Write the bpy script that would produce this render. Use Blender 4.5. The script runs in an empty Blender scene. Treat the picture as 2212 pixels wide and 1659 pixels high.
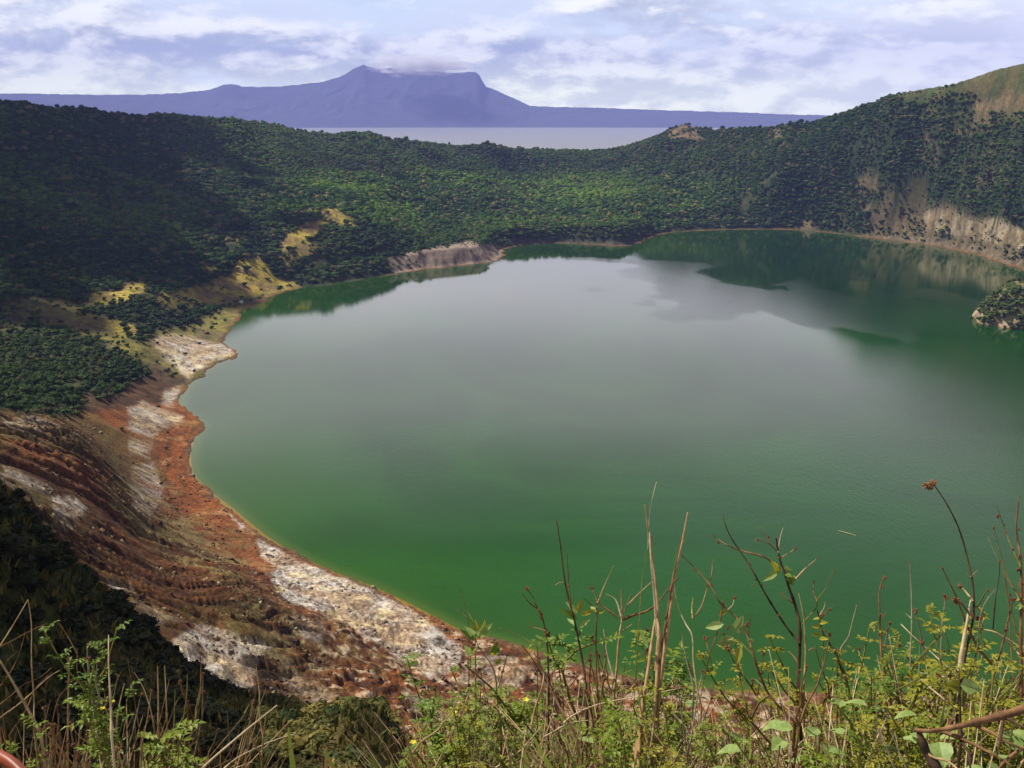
import bpy, math, random
import numpy as np
from mathutils import Vector, Matrix
random.seed(7)
RNG = np.random.default_rng(11)
S = bpy.context.scene
R = math.radians

# ------------------------------------------------------------------ camera
EYE = 160.0
PITCH = R(15.2)
FPX, CXP, CYP = 2170.0, 1106.0, 829.5          # focal length and centre in picture units (2212 wide)
cd = bpy.data.cameras.new('camera')
cam = bpy.data.objects.new('camera', cd)
S.collection.objects.link(cam)
cam.location = (0, 0, EYE)
cam.rotation_euler = (R(90) - PITCH, 0, 0)
cd.sensor_width = 36
cd.lens = FPX / 2212 * 36
cd.clip_start = 0.05
cd.clip_end = 60000
S.camera = cam

# ------------------------------------------------------------------ sun and sky
SUN_EL, SUN_AZ = 50.0, 300.0                  # azimuth clockwise from +Y: from the left
sl = bpy.data.lights.new('sun', 'SUN')
sl.energy = 5.0
sl.angle = R(0.6)
sl.color = (1.0, 0.93, 0.80)
sun = bpy.data.objects.new('sun', sl)
S.collection.objects.link(sun)
sd = Vector((math.sin(R(SUN_AZ)) * math.cos(R(SUN_EL)), math.cos(R(SUN_AZ)) * math.cos(R(SUN_EL)), math.sin(R(SUN_EL))))
sun.rotation_euler = sd.to_track_quat('Z', 'Y').to_euler()
sun.location = (0, 0, 900)
S.view_settings.view_transform = 'Standard'
S.view_settings.look = 'None'
S.view_settings.exposure = 0.38
S.view_settings.gamma = 1.0

class NT:
    """small helper to write node trees"""
    def __init__(s, tree):
        s.t = tree
        tree.nodes.clear()
    def n(s, typ, ins=None, **kw):
        nd = s.t.nodes.new(typ)
        for k, v in kw.items():
            setattr(nd, k, v)
        for k, v in (ins or {}).items():
            s.set(nd.inputs[k], v)
        return nd
    def set(s, sock, v):
        if isinstance(v, bpy.types.NodeSocket):
            s.t.links.new(v, sock)
        elif isinstance(v, bpy.types.Node):
            s.t.links.new(v.outputs[0], sock)
        else:
            if sock.type == 'RGBA' and len(v) == 3:
                v = (*v, 1)
            sock.default_value = v
    def math(s, op, a, b=0.5, c=None, clamp=False):
        nd = s.t.nodes.new('ShaderNodeMath')
        nd.operation = op
        nd.use_clamp = clamp
        s.set(nd.inputs[0], a)
        s.set(nd.inputs[1], b)
        if c is not None:
            s.set(nd.inputs[2], c)
        return nd.outputs[0]
    def mix(s, f, a, b, mode='MIX'):
        nd = s.t.nodes.new('ShaderNodeMix')
        nd.data_type = 'RGBA'
        nd.blend_type = mode
        nd.clamp_factor = True
        s.set(nd.inputs[0], f)
        s.set(nd.inputs[6], a)
        s.set(nd.inputs[7], b)
        return nd.outputs[2]
    def noise(s, vec, scale, detail=4, rough=0.55, dist=0.0, out=0):
        nd = s.t.nodes.new('ShaderNodeTexNoise')
        s.set(nd.inputs['Vector'], vec)
        nd.inputs['Scale'].default_value = scale
        nd.inputs['Detail'].default_value = detail
        nd.inputs['Roughness'].default_value = rough
        nd.inputs['Distortion'].default_value = dist
        return nd.outputs[out]
    def ramp(s, v, a, b):
        """smooth 0..1 between a and b"""
        nd = s.t.nodes.new('ShaderNodeMapRange')
        nd.interpolation_type = 'SMOOTHSTEP'
        s.set(nd.inputs[0], v)
        nd.inputs[1].default_value = a
        nd.inputs[2].default_value = b
        return nd.outputs[0]

w = bpy.data.worlds.new('World')
S.world = w
w.use_nodes = True
t = NT(w.node_tree)
tc = t.n('ShaderNodeTexCoord')
sep = t.n('ShaderNodeSeparateXYZ', {0: tc.outputs['Generated']})
sx, sy, sz = sep.outputs
sky = t.n('ShaderNodeTexSky')
sky.sky_type = 'NISHITA'
sky.sun_disc = False
sky.sun_elevation = R(SUN_EL)
sky.sun_rotation = R(SUN_AZ)
sky.air_density = 1.0
sky.dust_density = 0.6
SKYG = 0.040
elev = t.math('ARCSINE', sz)
az = t.math('ARCTAN2', sx, sy)
# cumulus banks low above the horizon, laid out on the dome by azimuth and elevation
lowv = t.n('ShaderNodeCombineXYZ', {0: t.math('MULTIPLY', az, 9.0), 1: t.math('MULTIPLY', elev, 23.0), 2: 3.1})
n1 = t.noise(lowv, 1.0, 10, 0.62, 0.15)
lowv2 = t.n('ShaderNodeCombineXYZ', {0: t.math('ADD', t.math('MULTIPLY', az, 9.0), -0.12), 1: t.math('ADD', t.math('MULTIPLY', elev, 23.0), 0.26), 2: 3.1})
n1b = t.noise(lowv2, 1.0, 10, 0.62, 0.15)
relief = t.math('SUBTRACT', n1, n1b)                       # bright upper edges, grey undersides
# high thin layer, on a flat sheet overhead
inv = t.math('DIVIDE', 1.0, t.math('ADD', t.math('MAXIMUM', sz, 0.0), 0.09))
hv = t.n('ShaderNodeCombineXYZ', {0: t.math('MULTIPLY', sx, inv), 1: t.math('MULTIPLY', sy, inv), 2: 0.0})
n2 = t.noise(hv, 0.55, 6, 0.6, 0.4)
cloud_hi = t.ramp(n2, 0.36, 0.62)
lowmask = t.math('SUBTRACT', 1.0, t.ramp(elev, 0.030, 0.085))
nb = t.noise(t.n('ShaderNodeCombineXYZ', {0: t.math('MULTIPLY', az, 3.0), 1: t.math('MULTIPLY', elev, 22.0), 2: 8.0}), 1.0, 3, 0.5)
cloud_lo = t.math('MULTIPLY', t.ramp(t.math('ADD', t.math('ADD', n1, t.math('MULTIPLY', lowmask, 0.24)), t.math('MULTIPLY', t.math('SUBTRACT', nb, 0.5), 0.7)), 0.42, 0.64), 0.95)
blue = t.mix(t.ramp(elev, 0.02, 0.12), (1.00, 1.10, 1.00), (0.52, 0.66, 0.82))
hi_col = t.mix(t.ramp(n2, 0.45, 0.72), (0.80, 0.86, 0.93), (0.62, 0.67, 0.78))
c = t.mix(t.math('MULTIPLY', cloud_hi, 0.8), blue, hi_col)
shade = t.ramp(t.math('ADD', t.math('MULTIPLY', relief, 4.4), t.math('MULTIPLY', t.math('SUBTRACT', n1, 0.5), -0.35)), -0.42, 0.42)
near_h = t.ramp(elev, 0.012, 0.060)
lo_dark = t.mix(near_h, (0.84, 0.90, 0.72), (0.42, 0.48, 0.54))
lo_lite = t.mix(near_h, (1.34, 1.38, 0.98), (1.08, 1.09, 0.97))
lo_col = t.mix(shade, lo_dark, lo_lite)
c = t.mix(t.math('MULTIPLY', cloud_lo, t.math('SUBTRACT', 1.0, t.ramp(elev, 0.10, 0.20))), c, lo_col)
# brighter to the right of the view
c = t.mix(t.math('MULTIPLY', t.ramp(t.math('ADD', az, elev), 0.10, 0.60), .55), c, (1.0, 1.02, 1.04))
# a bright white veil stands above the picture, darker blue overhead
c = t.mix(t.ramp(elev, 0.10, 0.15), c, t.mix(cloud_hi, (1.10, 1.04, 1.05), (1.30, 1.22, 1.22)))
c = t.mix(t.ramp(elev, 0.17, 0.25), c, t.mix(cloud_hi, (0.80, 0.70, 0.74), (0.90, 0.80, 0.84)))
c = t.mix(t.ramp(elev, 0.285, 0.36), c, (0.44, 0.38, 0.40))
sk = t.mix(1.0, sky.outputs[0], (SKYG,) * 3, 'MULTIPLY')
high = t.mix(t.math('ADD', .60, t.math('MULTIPLY', cloud_hi, 0.25)), sk, (0.12, 0.13, 0.09))
c = t.mix(t.ramp(elev, 0.345, 0.44), c, high)
c = t.mix(t.ramp(elev, -0.02, -0.004), (0.30, 0.34, 0.55), c)
bg = t.n('ShaderNodeBackground', {'Color': c, 'Strength': 1.0})
out = t.n('ShaderNodeOutputWorld', {'Surface': bg})
w.cycles.sampling_method = 'MANUAL'
w.cycles.sample_map_resolution = 512

cy = S.cycles
cy.use_denoising = True
cy.max_bounces = 6
cy.diffuse_bounces = 2
cy.glossy_bounces = 2
cy.transparent_max_bounces = 8
cy.volume_bounces = 4
cy.caustics_reflective = False
cy.caustics_refractive = False

# ------------------------------------------------------------------ helpers
def ray(x, y):
    """direction of a picture point (2212 x 1659 units) with horizontal length 1"""
    cx, cy_ = (x - CXP) / FPX, (CYP - y) / FPX
    d = np.array([cx, math.cos(PITCH) + cy_ * math.sin(PITCH), -math.sin(PITCH) + cy_ * math.cos(PITCH)])
    return d / math.hypot(d[0], d[1])
def at(x, y, D):
    """world point seen at (x, y), D metres away along the ground"""
    return np.array([0, 0, EYE]) + ray(x, y) * D
def atz(x, y, z=0.0):
    d = ray(x, y)
    return np.array([0, 0, EYE]) + d * ((z - EYE) / d[2])
def proj(P):
    """picture coordinates of world points (n,3)"""
    P = np.asarray(P)
    z = P[..., 2] - EYE
    dep = P[..., 1] * math.cos(PITCH) - z * math.sin(PITCH)
    up = P[..., 1] * math.sin(PITCH) + z * math.cos(PITCH)
    dep = np.maximum(dep, 1e-3)
    return CXP + FPX * P[..., 0] / dep, CYP - FPX * up / dep

def vnoise(x, y, seed=0):
    xi, yi = np.floor(x).astype(np.int64), np.floor(y).astype(np.int64)
    xf, yf = x - xi, y - yi
    def h(a, b):
        v = (a * 374761393 + b * 668265263 + seed * 1442695041) & 0xffffffff
        v = ((v ^ (v >> 13)) * 1274126177) & 0xffffffff
        v = ((v ^ (v >> 16)) * 2246822519) & 0xffffffff
        return ((v ^ (v >> 15)) & 0xffffff) / float(0xffffff)
    u, v = xf * xf * xf * (xf * (xf * 6 - 15) + 10), yf * yf * yf * (yf * (yf * 6 - 15) + 10)
    a, b, c_, d = h(xi, yi), h(xi + 1, yi), h(xi, yi + 1), h(xi + 1, yi + 1)
    return (a * (1 - u) + b * u) * (1 - v) + (c_ * (1 - u) + d * u) * v
def fbm(x, y, seed=0, oct=4, gain=0.5):
    s, a, f, tot = 0, 1.0, 1.0, 0
    for k in range(oct):
        s = s + a * vnoise(x * f + 17.3 * k, y * f - 9.1 * k, seed + k)
        tot += a
        a *= gain
        f *= 2.03
    return s / tot
def sstep(a, b, x):
    q = np.clip((x - a) / (b - a), 0, 1)
    return q * q * (3 - 2 * q)

def link(name, me, mat=None, parent=None):
    o = bpy.data.objects.new(name, me)
    S.collection.objects.link(o)
    if mat is not None and me is not None:
        me.materials.append(mat)
    if parent is not None:
        o.parent = parent
    return o
def tag(o, label=None, cat=None, group=None, kind=None):
    if label: o['label'] = label
    if cat: o['category'] = cat
    if group: o['group'] = group
    if kind: o['kind'] = kind
    return o
def np_mesh(name, V, F, smooth=False, col=None, attrs=None):
    """V (n,3), F (m,k) one face size"""
    V = np.ascontiguousarray(V, np.float32)
    F = np.ascontiguousarray(F, np.int32)
    me = bpy.data.meshes.new(name)
    me.vertices.add(len(V))
    me.vertices.foreach_set('co', V.ravel())
    m, k = F.shape
    me.loops.add(m * k)
    me.loops.foreach_set('vertex_index', F.ravel())
    me.polygons.add(m)
    me.polygons.foreach_set('loop_start', np.arange(0, m * k, k, dtype=np.int32))
    me.polygons.foreach_set('loop_total', np.full(m, k, np.int32))
    me.update(calc_edges=True)
    me.polygons.foreach_set('use_smooth', np.full(m, smooth, bool))
    if col is not None:
        a = me.color_attributes.new('col', 'FLOAT_COLOR', 'POINT')
        c4 = np.ones((len(V), 4), np.float32)
        c4[:, :3] = col
        a.data.foreach_set('color', c4.ravel())
    for nm, arr in (attrs or {}).items():
        a = me.attributes.new(nm, 'FLOAT', 'POINT')
        a.data.foreach_set('value', np.ascontiguousarray(arr, np.float32).ravel())
    return me
def grid_faces(nr, nc):
    i = np.arange(nr - 1)[:, None] * nc + np.arange(nc - 1)[None, :]
    return np.stack([i, i + 1, i + 1 + nc, i + nc], -1).reshape(-1, 4)
def mat(name):
    m = bpy.data.materials.new(name)
    m.use_nodes = True
    return m, NT(m.node_tree)

# ------------------------------------------------------------------ shore line of the crater lake
SH = [(1900, 1500), (1700, 1497), (1450, 1488), (1300, 1450), (1160, 1408), (1080, 1385), (1000, 1367), (940, 1335), (870, 1298),
      (790, 1262), (720, 1237), (650, 1205), (590, 1170), (545, 1135), (500, 1095), (450, 1060), (425, 1035), (413, 1010), (411, 990),
      (416, 960), (428, 935), (440, 915), (425, 905), (398, 888), (393, 870), (400, 850), (412, 830), (440, 808), (470, 790),
      (500, 775), (518, 766), (512, 757), (490, 742), (484, 735), (495, 720), (505, 702), (520, 690), (515, 680), (540, 665),
      (575, 645), (625, 628), (680, 618), (750, 610), (820, 598), (880, 587), (940, 580), (1000, 574), (1060, 568), (1085, 562),
      (1088, 545), (1095, 533), (1150, 527), (1230, 525), (1300, 530), (1350, 532), (1385, 525), (1400, 512), (1450, 502),
      (1520, 498), (1600, 496), (1700, 495), (1770, 500), (1850, 510), (1950, 522), (2050, 537), (2120, 553), (2170, 570),
      (2212, 583), (2250, 600)]
shore = np.array([atz(x, y)[:2] for x, y in SH] + [(590, 860), (640, 700), (620, 540), (530, 400), (400, 310), (260, 262), (180, 250)])
def refine(P, n=2):
    for _ in range(n):
        Q = np.roll(P, -1, 0)
        P = np.stack([P * .75 + Q * .25, P * .25 + Q * .75], 1).reshape(-1, 2)
    return P
shore = refine(shore, 2)
seg = np.linalg.norm(np.roll(shore, -1, 0) - shore, axis=1)
arc = np.concatenate([[0], np.cumsum(seg)[:-1]])
def shore_dist(X, Y):
    """signed distance to the shore (positive on land) and place along it"""
    n = X.size
    X, Y = X.ravel().astype(np.float32), Y.ravel().astype(np.float32)
    best = np.full(n, 1e9, np.float32)
    s = np.zeros(n, np.float32)
    inside = np.zeros(n, bool)
    for k in range(len(shore)):
        ax, ay = shore[k]
        bx, by = shore[(k + 1) % len(shore)]
        dx, dy = bx - ax, by - ay
        q = np.clip(((X - ax) * dx + (Y - ay) * dy) / (dx * dx + dy * dy + 1e-9), 0, 1)
        d = np.hypot(X - ax - q * dx, Y - ay - q * dy)
        m = d < best
        best[m] = d[m]
        s[m] = (arc[k] + q * seg[k])[m] if np.ndim(q) else 0
        c1 = (ay > Y) != (by > Y)
        if abs(dy) > 1e-9:
            inside ^= c1 & (X < (bx - ax) * (Y - ay) / (dy) + ax)
    return np.where(inside, -best, best), s

# ------------------------------------------------------------------ height of the land
RIDGE = [(-500, 200, 1150), (-250, 210, 1200), (0, 224, 1300), (60, 225, 1320), (110, 232, 1360), (160, 234, 1380), (230, 244, 1430), (290, 251, 1470), (345, 249, 1500),
         (400, 253, 1530), (450, 257, 1560), (520, 258, 1600), (570, 267, 1630), (620, 276, 1660), (660, 285, 1690), (710, 289, 1700),
         (760, 285, 1720), (800, 288, 1740), (850, 301, 1770), (900, 309, 1800), (960, 312, 1830), (1010, 315, 1850), (1060, 314, 1880),
         (1120, 320, 1900), (1165, 322, 1930), (1200, 325, 1960), (1290, 327, 2000), (1320, 324, 2000), (1370, 311, 1950),
         (1420, 294, 1900), (1460, 274, 1860), (1480, 269, 1850), (1510, 279, 1830), (1560, 281, 1800), (1600, 279, 1750),
         (1660, 276, 1700), (1720, 269, 1650), (1780, 259, 1600), (1830, 243, 1560), (1880, 223, 1520), (1940, 203, 1470),
         (1990, 193, 1430), (2050, 184, 1390), (2100, 169, 1360), (2150, 151, 1330), (2212, 137, 1300), (2400, 95, 1220), (2700, 60, 1150)]
CP = []
def cp(x, y, D):
    p = at(x, y, D)
    CP.append(p)
def cpw(azd, D, z):
    CP.append(np.array([math.sin(R(azd)) * D, math.cos(R(azd)) * D, z]))
for x, y, D in RIDGE[::2]:
    p = at(x, y, D)
    CP.append(p)
    u = p[:2] / np.linalg.norm(p[:2])
    for k, dz in ((1.09, 0.80), (1.22, 0.52), (1.45, 0.2), (1.75, 0.0), (2.3, -0.05)):
        CP.append(np.array([*(u * D * k), p[2] * dz - (6 if dz < .1 else 0)]))
for q in [  # far centre and right
    (1100, 500, 1285), (1100, 455, 1410), (1100, 400, 1600), (1100, 360, 1770), (1300, 500, 1300), (1300, 455, 1420), (1300, 400, 1620), (1290, 355, 1850),
    (1000, 540, 1170), (900, 540, 1110), (900, 470, 1270), (900, 400, 1480), (900, 350, 1640),
    (1480, 470, 1450), (1480, 420, 1560), (1480, 350, 1700), (1480, 300, 1800), (1600, 460, 1495), (1600, 400, 1555), (1600, 330, 1640), (1660, 460, 1482), (1660, 400, 1527), (1660, 330, 1600),
    (1720, 460, 1466), (1720, 400, 1500), (1720, 330, 1566), (1780, 430, 1452), (1780, 350, 1515), (1850, 470, 1385), (1850, 400, 1430), (1850, 300, 1480),
    (1950, 480, 1260), (1950, 440, 1290), (1950, 350, 1350), (1950, 260, 1420),
    (2050, 490, 1195), (2050, 450, 1210), (2050, 350, 1275), (2050, 250, 1340),
    (2180, 530, 1090), (2180, 480, 1105), (2180, 350, 1185), (2180, 230, 1260), (2400, 500, 1000), (2400, 300, 1100),
    # left bowl
    (820, 560, 1010), (700, 575, 985), (620, 590, 960), (700, 500, 1075), (705, 458, 1130), (700, 430, 1240), (700, 380, 1400), (700, 330, 1560),
    (560, 600, 930), (560, 540, 1010), (560, 450, 1150), (560, 380, 1330), (560, 320, 1480), (450, 640, 870), (450, 560, 975), (450, 450, 1130), (450, 350, 1350),
    (350, 700, 738), (350, 650, 800), (350, 550, 950), (350, 450, 1110), (350, 350, 1310), (200, 700, 725), (200, 600, 850), (200, 500, 990), (200, 400, 1150), (200, 300, 1330),
    (0, 700, 705), (0, 600, 820), (0, 500, 945), (0, 400, 1080), (0, 300, 1210), (-250, 700, 680), (-250, 500, 900), (-250, 300, 1120),
    (300, 760, 650), (200, 800, 590), (0, 800, 560), (330, 830, 560), (300, 900, 500), (150, 870, 505), (0, 865, 455), (-200, 850, 430),
    # gullied near-left wall
    (0, 905, 385), (100, 930, 400), (200, 950, 410), (0, 1000, 300), (100, 1050, 300), (200, 1050, 330), (280, 1050, 372), (340, 1020, 410),
    (0, 1075, 250), (120, 1150, 250), (200, 1150, 280), (300, 1150, 318), (380, 1130, 345), (200, 1230, 245), (300, 1250, 258), (400, 1250, 285), (480, 1200, 313),
    (300, 1330, 222), (400, 1350, 232), (500, 1320, 255), (600, 1270, 292), (400, 1430, 205), (500, 1420, 222), (600, 1380, 247), (700, 1340, 272),
    (550, 1480, 212), (700, 1450, 236), (850, 1400, 262), (850, 1500, 226), (950, 1440, 255), (1000, 1540, 222), (1150, 1480, 245),
    # brow of the slope under the camera
    (-200, 1000, 120), (0, 1085, 112), (100, 1180, 108), (200, 1275, 104), (330, 1390, 102), (450, 1485, 100), (600, 1530, 98), (750, 1560, 95), (870, 1610, 90),
    (0, 1300, 78), (200, 1450, 76), (450, 1600, 74), (650, 1640, 72)]:
    cp(*q)
for q in [(-27, 140, 82), (-20, 135, 74), (-14, 135, 62), (-27, 180, 68), (-20, 170, 57), (-14, 170, 46), (-10, 130, 62), (-5, 90, 80), (-5, 140, 50), (-5, 190, 26),
          (0, 90, 78), (0, 140, 48), (0, 190, 24), (10, 90, 78), (10, 140, 48), (10, 190, 24), (25, 90, 78), (25, 140, 48), (25, 200, 22), (40, 100, 90), (40, 200, 45),
          (60, 100, 120), (60, 300, 90), (60, 600, 100), (60, 1100, 160), (80, 100, 150), (80, 400, 160), (80, 1000, 190), (80, 2000, 60), (60, 2500, 0),
          (-45, 100, 128), (-45, 200, 112), (-45, 350, 95), (-45, 600, 70), (-45, 900, 120), (-65, 100, 195), (-50, 80, 150), (-58, 150, 185), (-65, 250, 170), (-65, 500, 140), (-65, 900, 160), (-65, 1800, 30),  # rim left of the view raised here to shade the near slope
          (-90, 100, 205), (-90, 200, 200), (-90, 300, 190), (-90, 700, 190), (-90, 1500, 60), (-110, 300, 150), (-110, 100, 150), (110, 100, 150), (110, 400, 130), (-110, 1000, 60), (110, 1000, 60)]:
    cpw(*q)
for a in (-110, -80, -55, -40, -27, -18, -9, 0, 9, 18, 27, 40, 55, 80, 110):
    ext = 1 if abs(a) < 40 else .35
    for D, z in ((1.0, 158.4), (1.8, 158.15), (3, 157.2), (6, 154.8), (12, 150.1), (25, 139.8), (50, 119.5 if a < 0 else 115)):
        cpw(a, D, 158.4 - (158.4 - z) * ext)
CP = np.array(CP)
KA = 3.2
def uv(X, Y):
    return np.arctan2(X, Y) * KA, np.log(np.maximum(np.hypot(X, Y), .5))
_cu, _cv = uv(CP[:, 0], CP[:, 1])
# shore points enter the fit at 0
sh8 = shore[::6]
_su, _sv = uv(sh8[:, 0], sh8[:, 1])
_cu, _cv = np.concatenate([_cu, _su]), np.concatenate([_cv, _sv])
_cz = np.concatenate([CP[:, 2], np.full(len(sh8), 1.0)])
def _K(r2):
    return 0.5 * r2 * np.log(r2 + 1e-12)
_N = len(_cu)
_A = np.zeros((_N + 3, _N + 3))
_A[:_N, :_N] = _K((_cu[:, None] - _cu) ** 2 + (_cv[:, None] - _cv) ** 2) + np.eye(_N) * 2e-4
_A[:_N, _N], _A[:_N, _N + 1], _A[:_N, _N + 2] = 1, _cu, _cv
_A[_N:, :_N] = _A[:_N, _N:].T
_W = np.linalg.solve(_A, np.concatenate([_cz, [0, 0, 0]]))
def tps(X, Y):
    u, v = uv(X.ravel(), Y.ravel())
    z = _W[_N] + _W[_N + 1] * u + _W[_N + 2] * v
    for k in range(_N):
        r2 = (u - _cu[k]) ** 2 + (v - _cv[k]) ** 2
        z += _W[k] * .5 * r2 * np.log(r2 + 1e-12)
    return z

_rx = np.array([math.atan2(*(at(x, y, D)[:2])) for x, y, D in RIDGE])
_rt = np.array([ray(x, y)[2] for x, y, D in RIDGE])
_rd = np.array([D for x, y, D in RIDGE], float)

# polar sheet of land round the viewpoint
azs = np.concatenate([np.linspace(-118, -33, 70)[:-1], np.linspace(-33, 33, 1050), np.linspace(33, 118, 70)[1:]])
rs = np.concatenate([np.geomspace(0.6, 80, 130)[:-1], np.linspace(80, 190, 90)[:-1], np.linspace(190, 600, 400)[:-1], np.linspace(600, 2100, 560)[:-1], np.geomspace(2100, 4600, 30)])
AZ, RR = np.meshgrid(np.radians(azs), rs)
GX, GY = RR * np.sin(AZ), RR * np.cos(AZ)
nr, nc = GX.shape
sdist, sarc = shore_dist(GX, GY)
sdist, sarc = sdist.reshape(nr, nc), sarc.reshape(nr, nc)
sdist = sdist + ((fbm(GX / 16, GY / 16, 301, 4) - .5) * np.interp(RR, [200, 500, 900], [4, 7, 15]) + (fbm(GX / 3, GY / 3, 302, 3) - .5) * 1.6) * np.exp(-(sdist / 25) ** 2)
# fit on a coarser sheet, then interpolate
ia, ir = np.linspace(0, nc - 1, 330).round().astype(int), np.linspace(0, nr - 1, 330).round().astype(int)
zc = tps(GX[np.ix_(ir, ia)], GY[np.ix_(ir, ia)]).reshape(330, 330)
zt = np.empty((330, nc))
for k in range(330):
    zt[k] = np.interp(np.arange(nc), ia, zc[k])
ZB = np.empty((nr, nc))
for k in range(nc):
    ZB[:, k] = np.interp(np.arange(nr), ir, zt[:, k])
_pr = np.log([.5, 1.2, 1.8, 3, 6, 12, 25, 50, 75])
_pz = np.array([158.4, 158.4, 158.1, 157.2, 154.8, 150.1, 139.8, 118, 97])
ana = 158.4 - (158.4 - np.interp(np.log(RR), _pr, _pz)) * (.3 + .7 * (1 - sstep(R(45), R(85), np.abs(AZ))))
_k = sstep(28, 70, RR)
ZB = ana * (1 - _k) + ZB * _k
def detail(X, Y, D, sd_, arc_):
    """spurs, gullies and roughness"""
    f = sstep(900, 1400, D)
    sp = 1 - np.abs(2 * fbm(X / 190 + .3, Y / 190, 3, 4) - 1) ** .9
    z = (sp - .72) * (26 - 22 * sstep(R(8), R(15), np.arctan2(X, Y))) * f * sstep(40, 220, sd_)
    z += (fbm(X / 55, Y / 55, 9, 4) - .5) * 9 * sstep(420, 800, D) * sstep(10, 80, sd_)
    z += (fbm(X / 14, Y / 14, 14, 4) - .5) * 3.2 * sstep(150, 400, D) * sstep(4, 30, sd_)
    return z
azf = AZ
ws = sstep(2, 60, sdist)
# the flats by the near-left shore stay low
ZL = np.maximum(ZB, 0.8) + detail(GX, GY, RR, sdist, sarc)
ZL = np.maximum(ZL, 0.5 + sdist * 0.02)
bank = 0.35 + 0.055 * np.maximum(sdist, 0) + (fbm(GX / 9, GY / 9, 4, 3) - .5) * 1.2 * sstep(2, 14, sdist)
Z = ws * ZL + (1 - ws) * bank
# wooded or bare bluffs rise quicker from the water
def az_of(x): return math.atan2(*(at(x, 500, 1000)[:2]))
bl = np.interp(azf, [az_of(v) for v in (560, 700, 880, 900, 1080, 1100, 1390, 1400, 1700, 1760, 2212, 2500)], [0, .6, .7, .8, .8, 1, 1, .5, .5, .8, 1, 1])
bluff = np.minimum(np.maximum(sdist - 5, 0) * 1.05, 19) * bl * (RR > 850)
Z = np.maximum(Z, np.where(sdist > 0, .4 + bluff, -99))
Z = np.where(sdist > 0, Z, np.maximum(sdist * 0.5, -8) - 0.02)
# pale cliffs of the right wall
clf = sstep(az_of(1850), az_of(1960), azf) * sstep(900, 950, RR)
k_ = sstep(26, 44, sdist + (fbm(sarc / 16, sarc * 0, 31, 3) - .5) * 30)
Z += np.where(sdist > 0, clf * k_ * 10 * (1 - sstep(60, 130, sdist)), 0)
# rills running down to the near shore
gl = (1 - sstep(420, 520, RR)) * sstep(170, 200, RR) * sstep(12, 45, sdist) * (azf < R(2))
wig = sarc + (fbm(GX / 34, GY / 34, 52, 3) - .5) * 12 + (fbm(GX / 8, GY / 8, 53, 3) - .5) * 2.0
rill = np.abs(2 * fbm(wig / 5.2, sdist / 95, 41, 4, .6) - 1)
rill2 = np.abs(2 * fbm(wig / 1.8, sdist / 18, 43, 2, .55) - 1)
leftness = 1 - sstep(R(-17), R(-10), azf)
gdeep = gl * (0.14 + .86 * leftness) * (.6 + .9 * sstep(.3, .7, fbm(GX / 45, GY / 45, 55, 3)))
Z += gdeep * ((rill - .35) * 7.5 + (rill2 - .35) * 1.2) * sstep(8, 60, sdist)
Z += (1 - sstep(400, 500, RR)) * sstep(120, 190, RR) * sstep(3, 20, sdist) * (1 - .7 * (1 - sstep(R(-17), R(-10), azf))) * ((fbm(GX / 5, GY / 5, 61, 3) - .5) * 3.2 + (fbm(GX / 1.6, GY / 1.6, 62, 2) - .5) * 1.6)
# near slope
nearw = (1 - sstep(110, 150, RR)) * sstep(1.5, 14, RR)
Z += nearw * ((fbm(GX / 9, GY / 9, 71, 4) - .55) * np.clip(RR / 30, 0, 1) * 3.0)
# make the sky line of the rim fit
zone = (RR > 850) & (RR < 2150)
tgt = np.interp(np.radians(azs), _rx, _rt)
dr = np.interp(np.radians(azs), _rx, _rd)
for _ in range(4):
    tn = np.where(zone, (Z - EYE) / RR, -9)
    cur = tn.max(0)
    dcur = RR[tn.argmax(0), np.arange(nc)]
    corr = (tgt - cur) * dcur
    corr = np.convolve(np.pad(corr, 4, mode='edge'), np.ones(9) / 9, 'valid')
    Z += np.clip(corr, -60, 60)[None, :] * np.exp(-((RR - dr[None, :]) / 170.0) ** 2) * (sdist > 30)
tn = np.where(RR > 2150, (Z - EYE) / RR, -9)
Z = np.where((RR > 2150) & (tn > tgt[None, :] - .004), EYE + (tgt[None, :] - .004) * RR, Z)
Z = np.where(sdist > 0, np.maximum(Z, np.minimum(.3, .05 + sdist * .05)), Z) * (RR < 3000) + (RR >= 3000) * np.minimum(Z, -2)
def ground_z(x, y):
    """height of the land sheet at a point"""
    a, r = math.degrees(math.atan2(x, y)), math.hypot(x, y)
    i = np.interp(a, azs, np.arange(nc))
    j = np.interp(r, rs, np.arange(nr))
    i0, j0 = min(int(i), nc - 2), min(int(j), nr - 2)
    fi, fj = i - i0, j - j0
    return float((Z[j0, i0] * (1 - fi) + Z[j0, i0 + 1] * fi) * (1 - fj) + (Z[j0 + 1, i0] * (1 - fi) + Z[j0 + 1, i0 + 1] * fi) * fj)
def ground_at(X, Y):
    i = np.interp(np.degrees(np.arctan2(X, Y)), azs, np.arange(nc))
    j = np.interp(np.hypot(X, Y), rs, np.arange(nr))
    i0, j0 = np.minimum(i.astype(int), nc - 2), np.minimum(j.astype(int), nr - 2)
    fi, fj = i - i0, j - j0
    return (Z[j0, i0] * (1 - fi) + Z[j0, i0 + 1] * fi) * (1 - fj) + (Z[j0 + 1, i0] * (1 - fi) + Z[j0 + 1, i0 + 1] * fi) * fj, j0, i0
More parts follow.
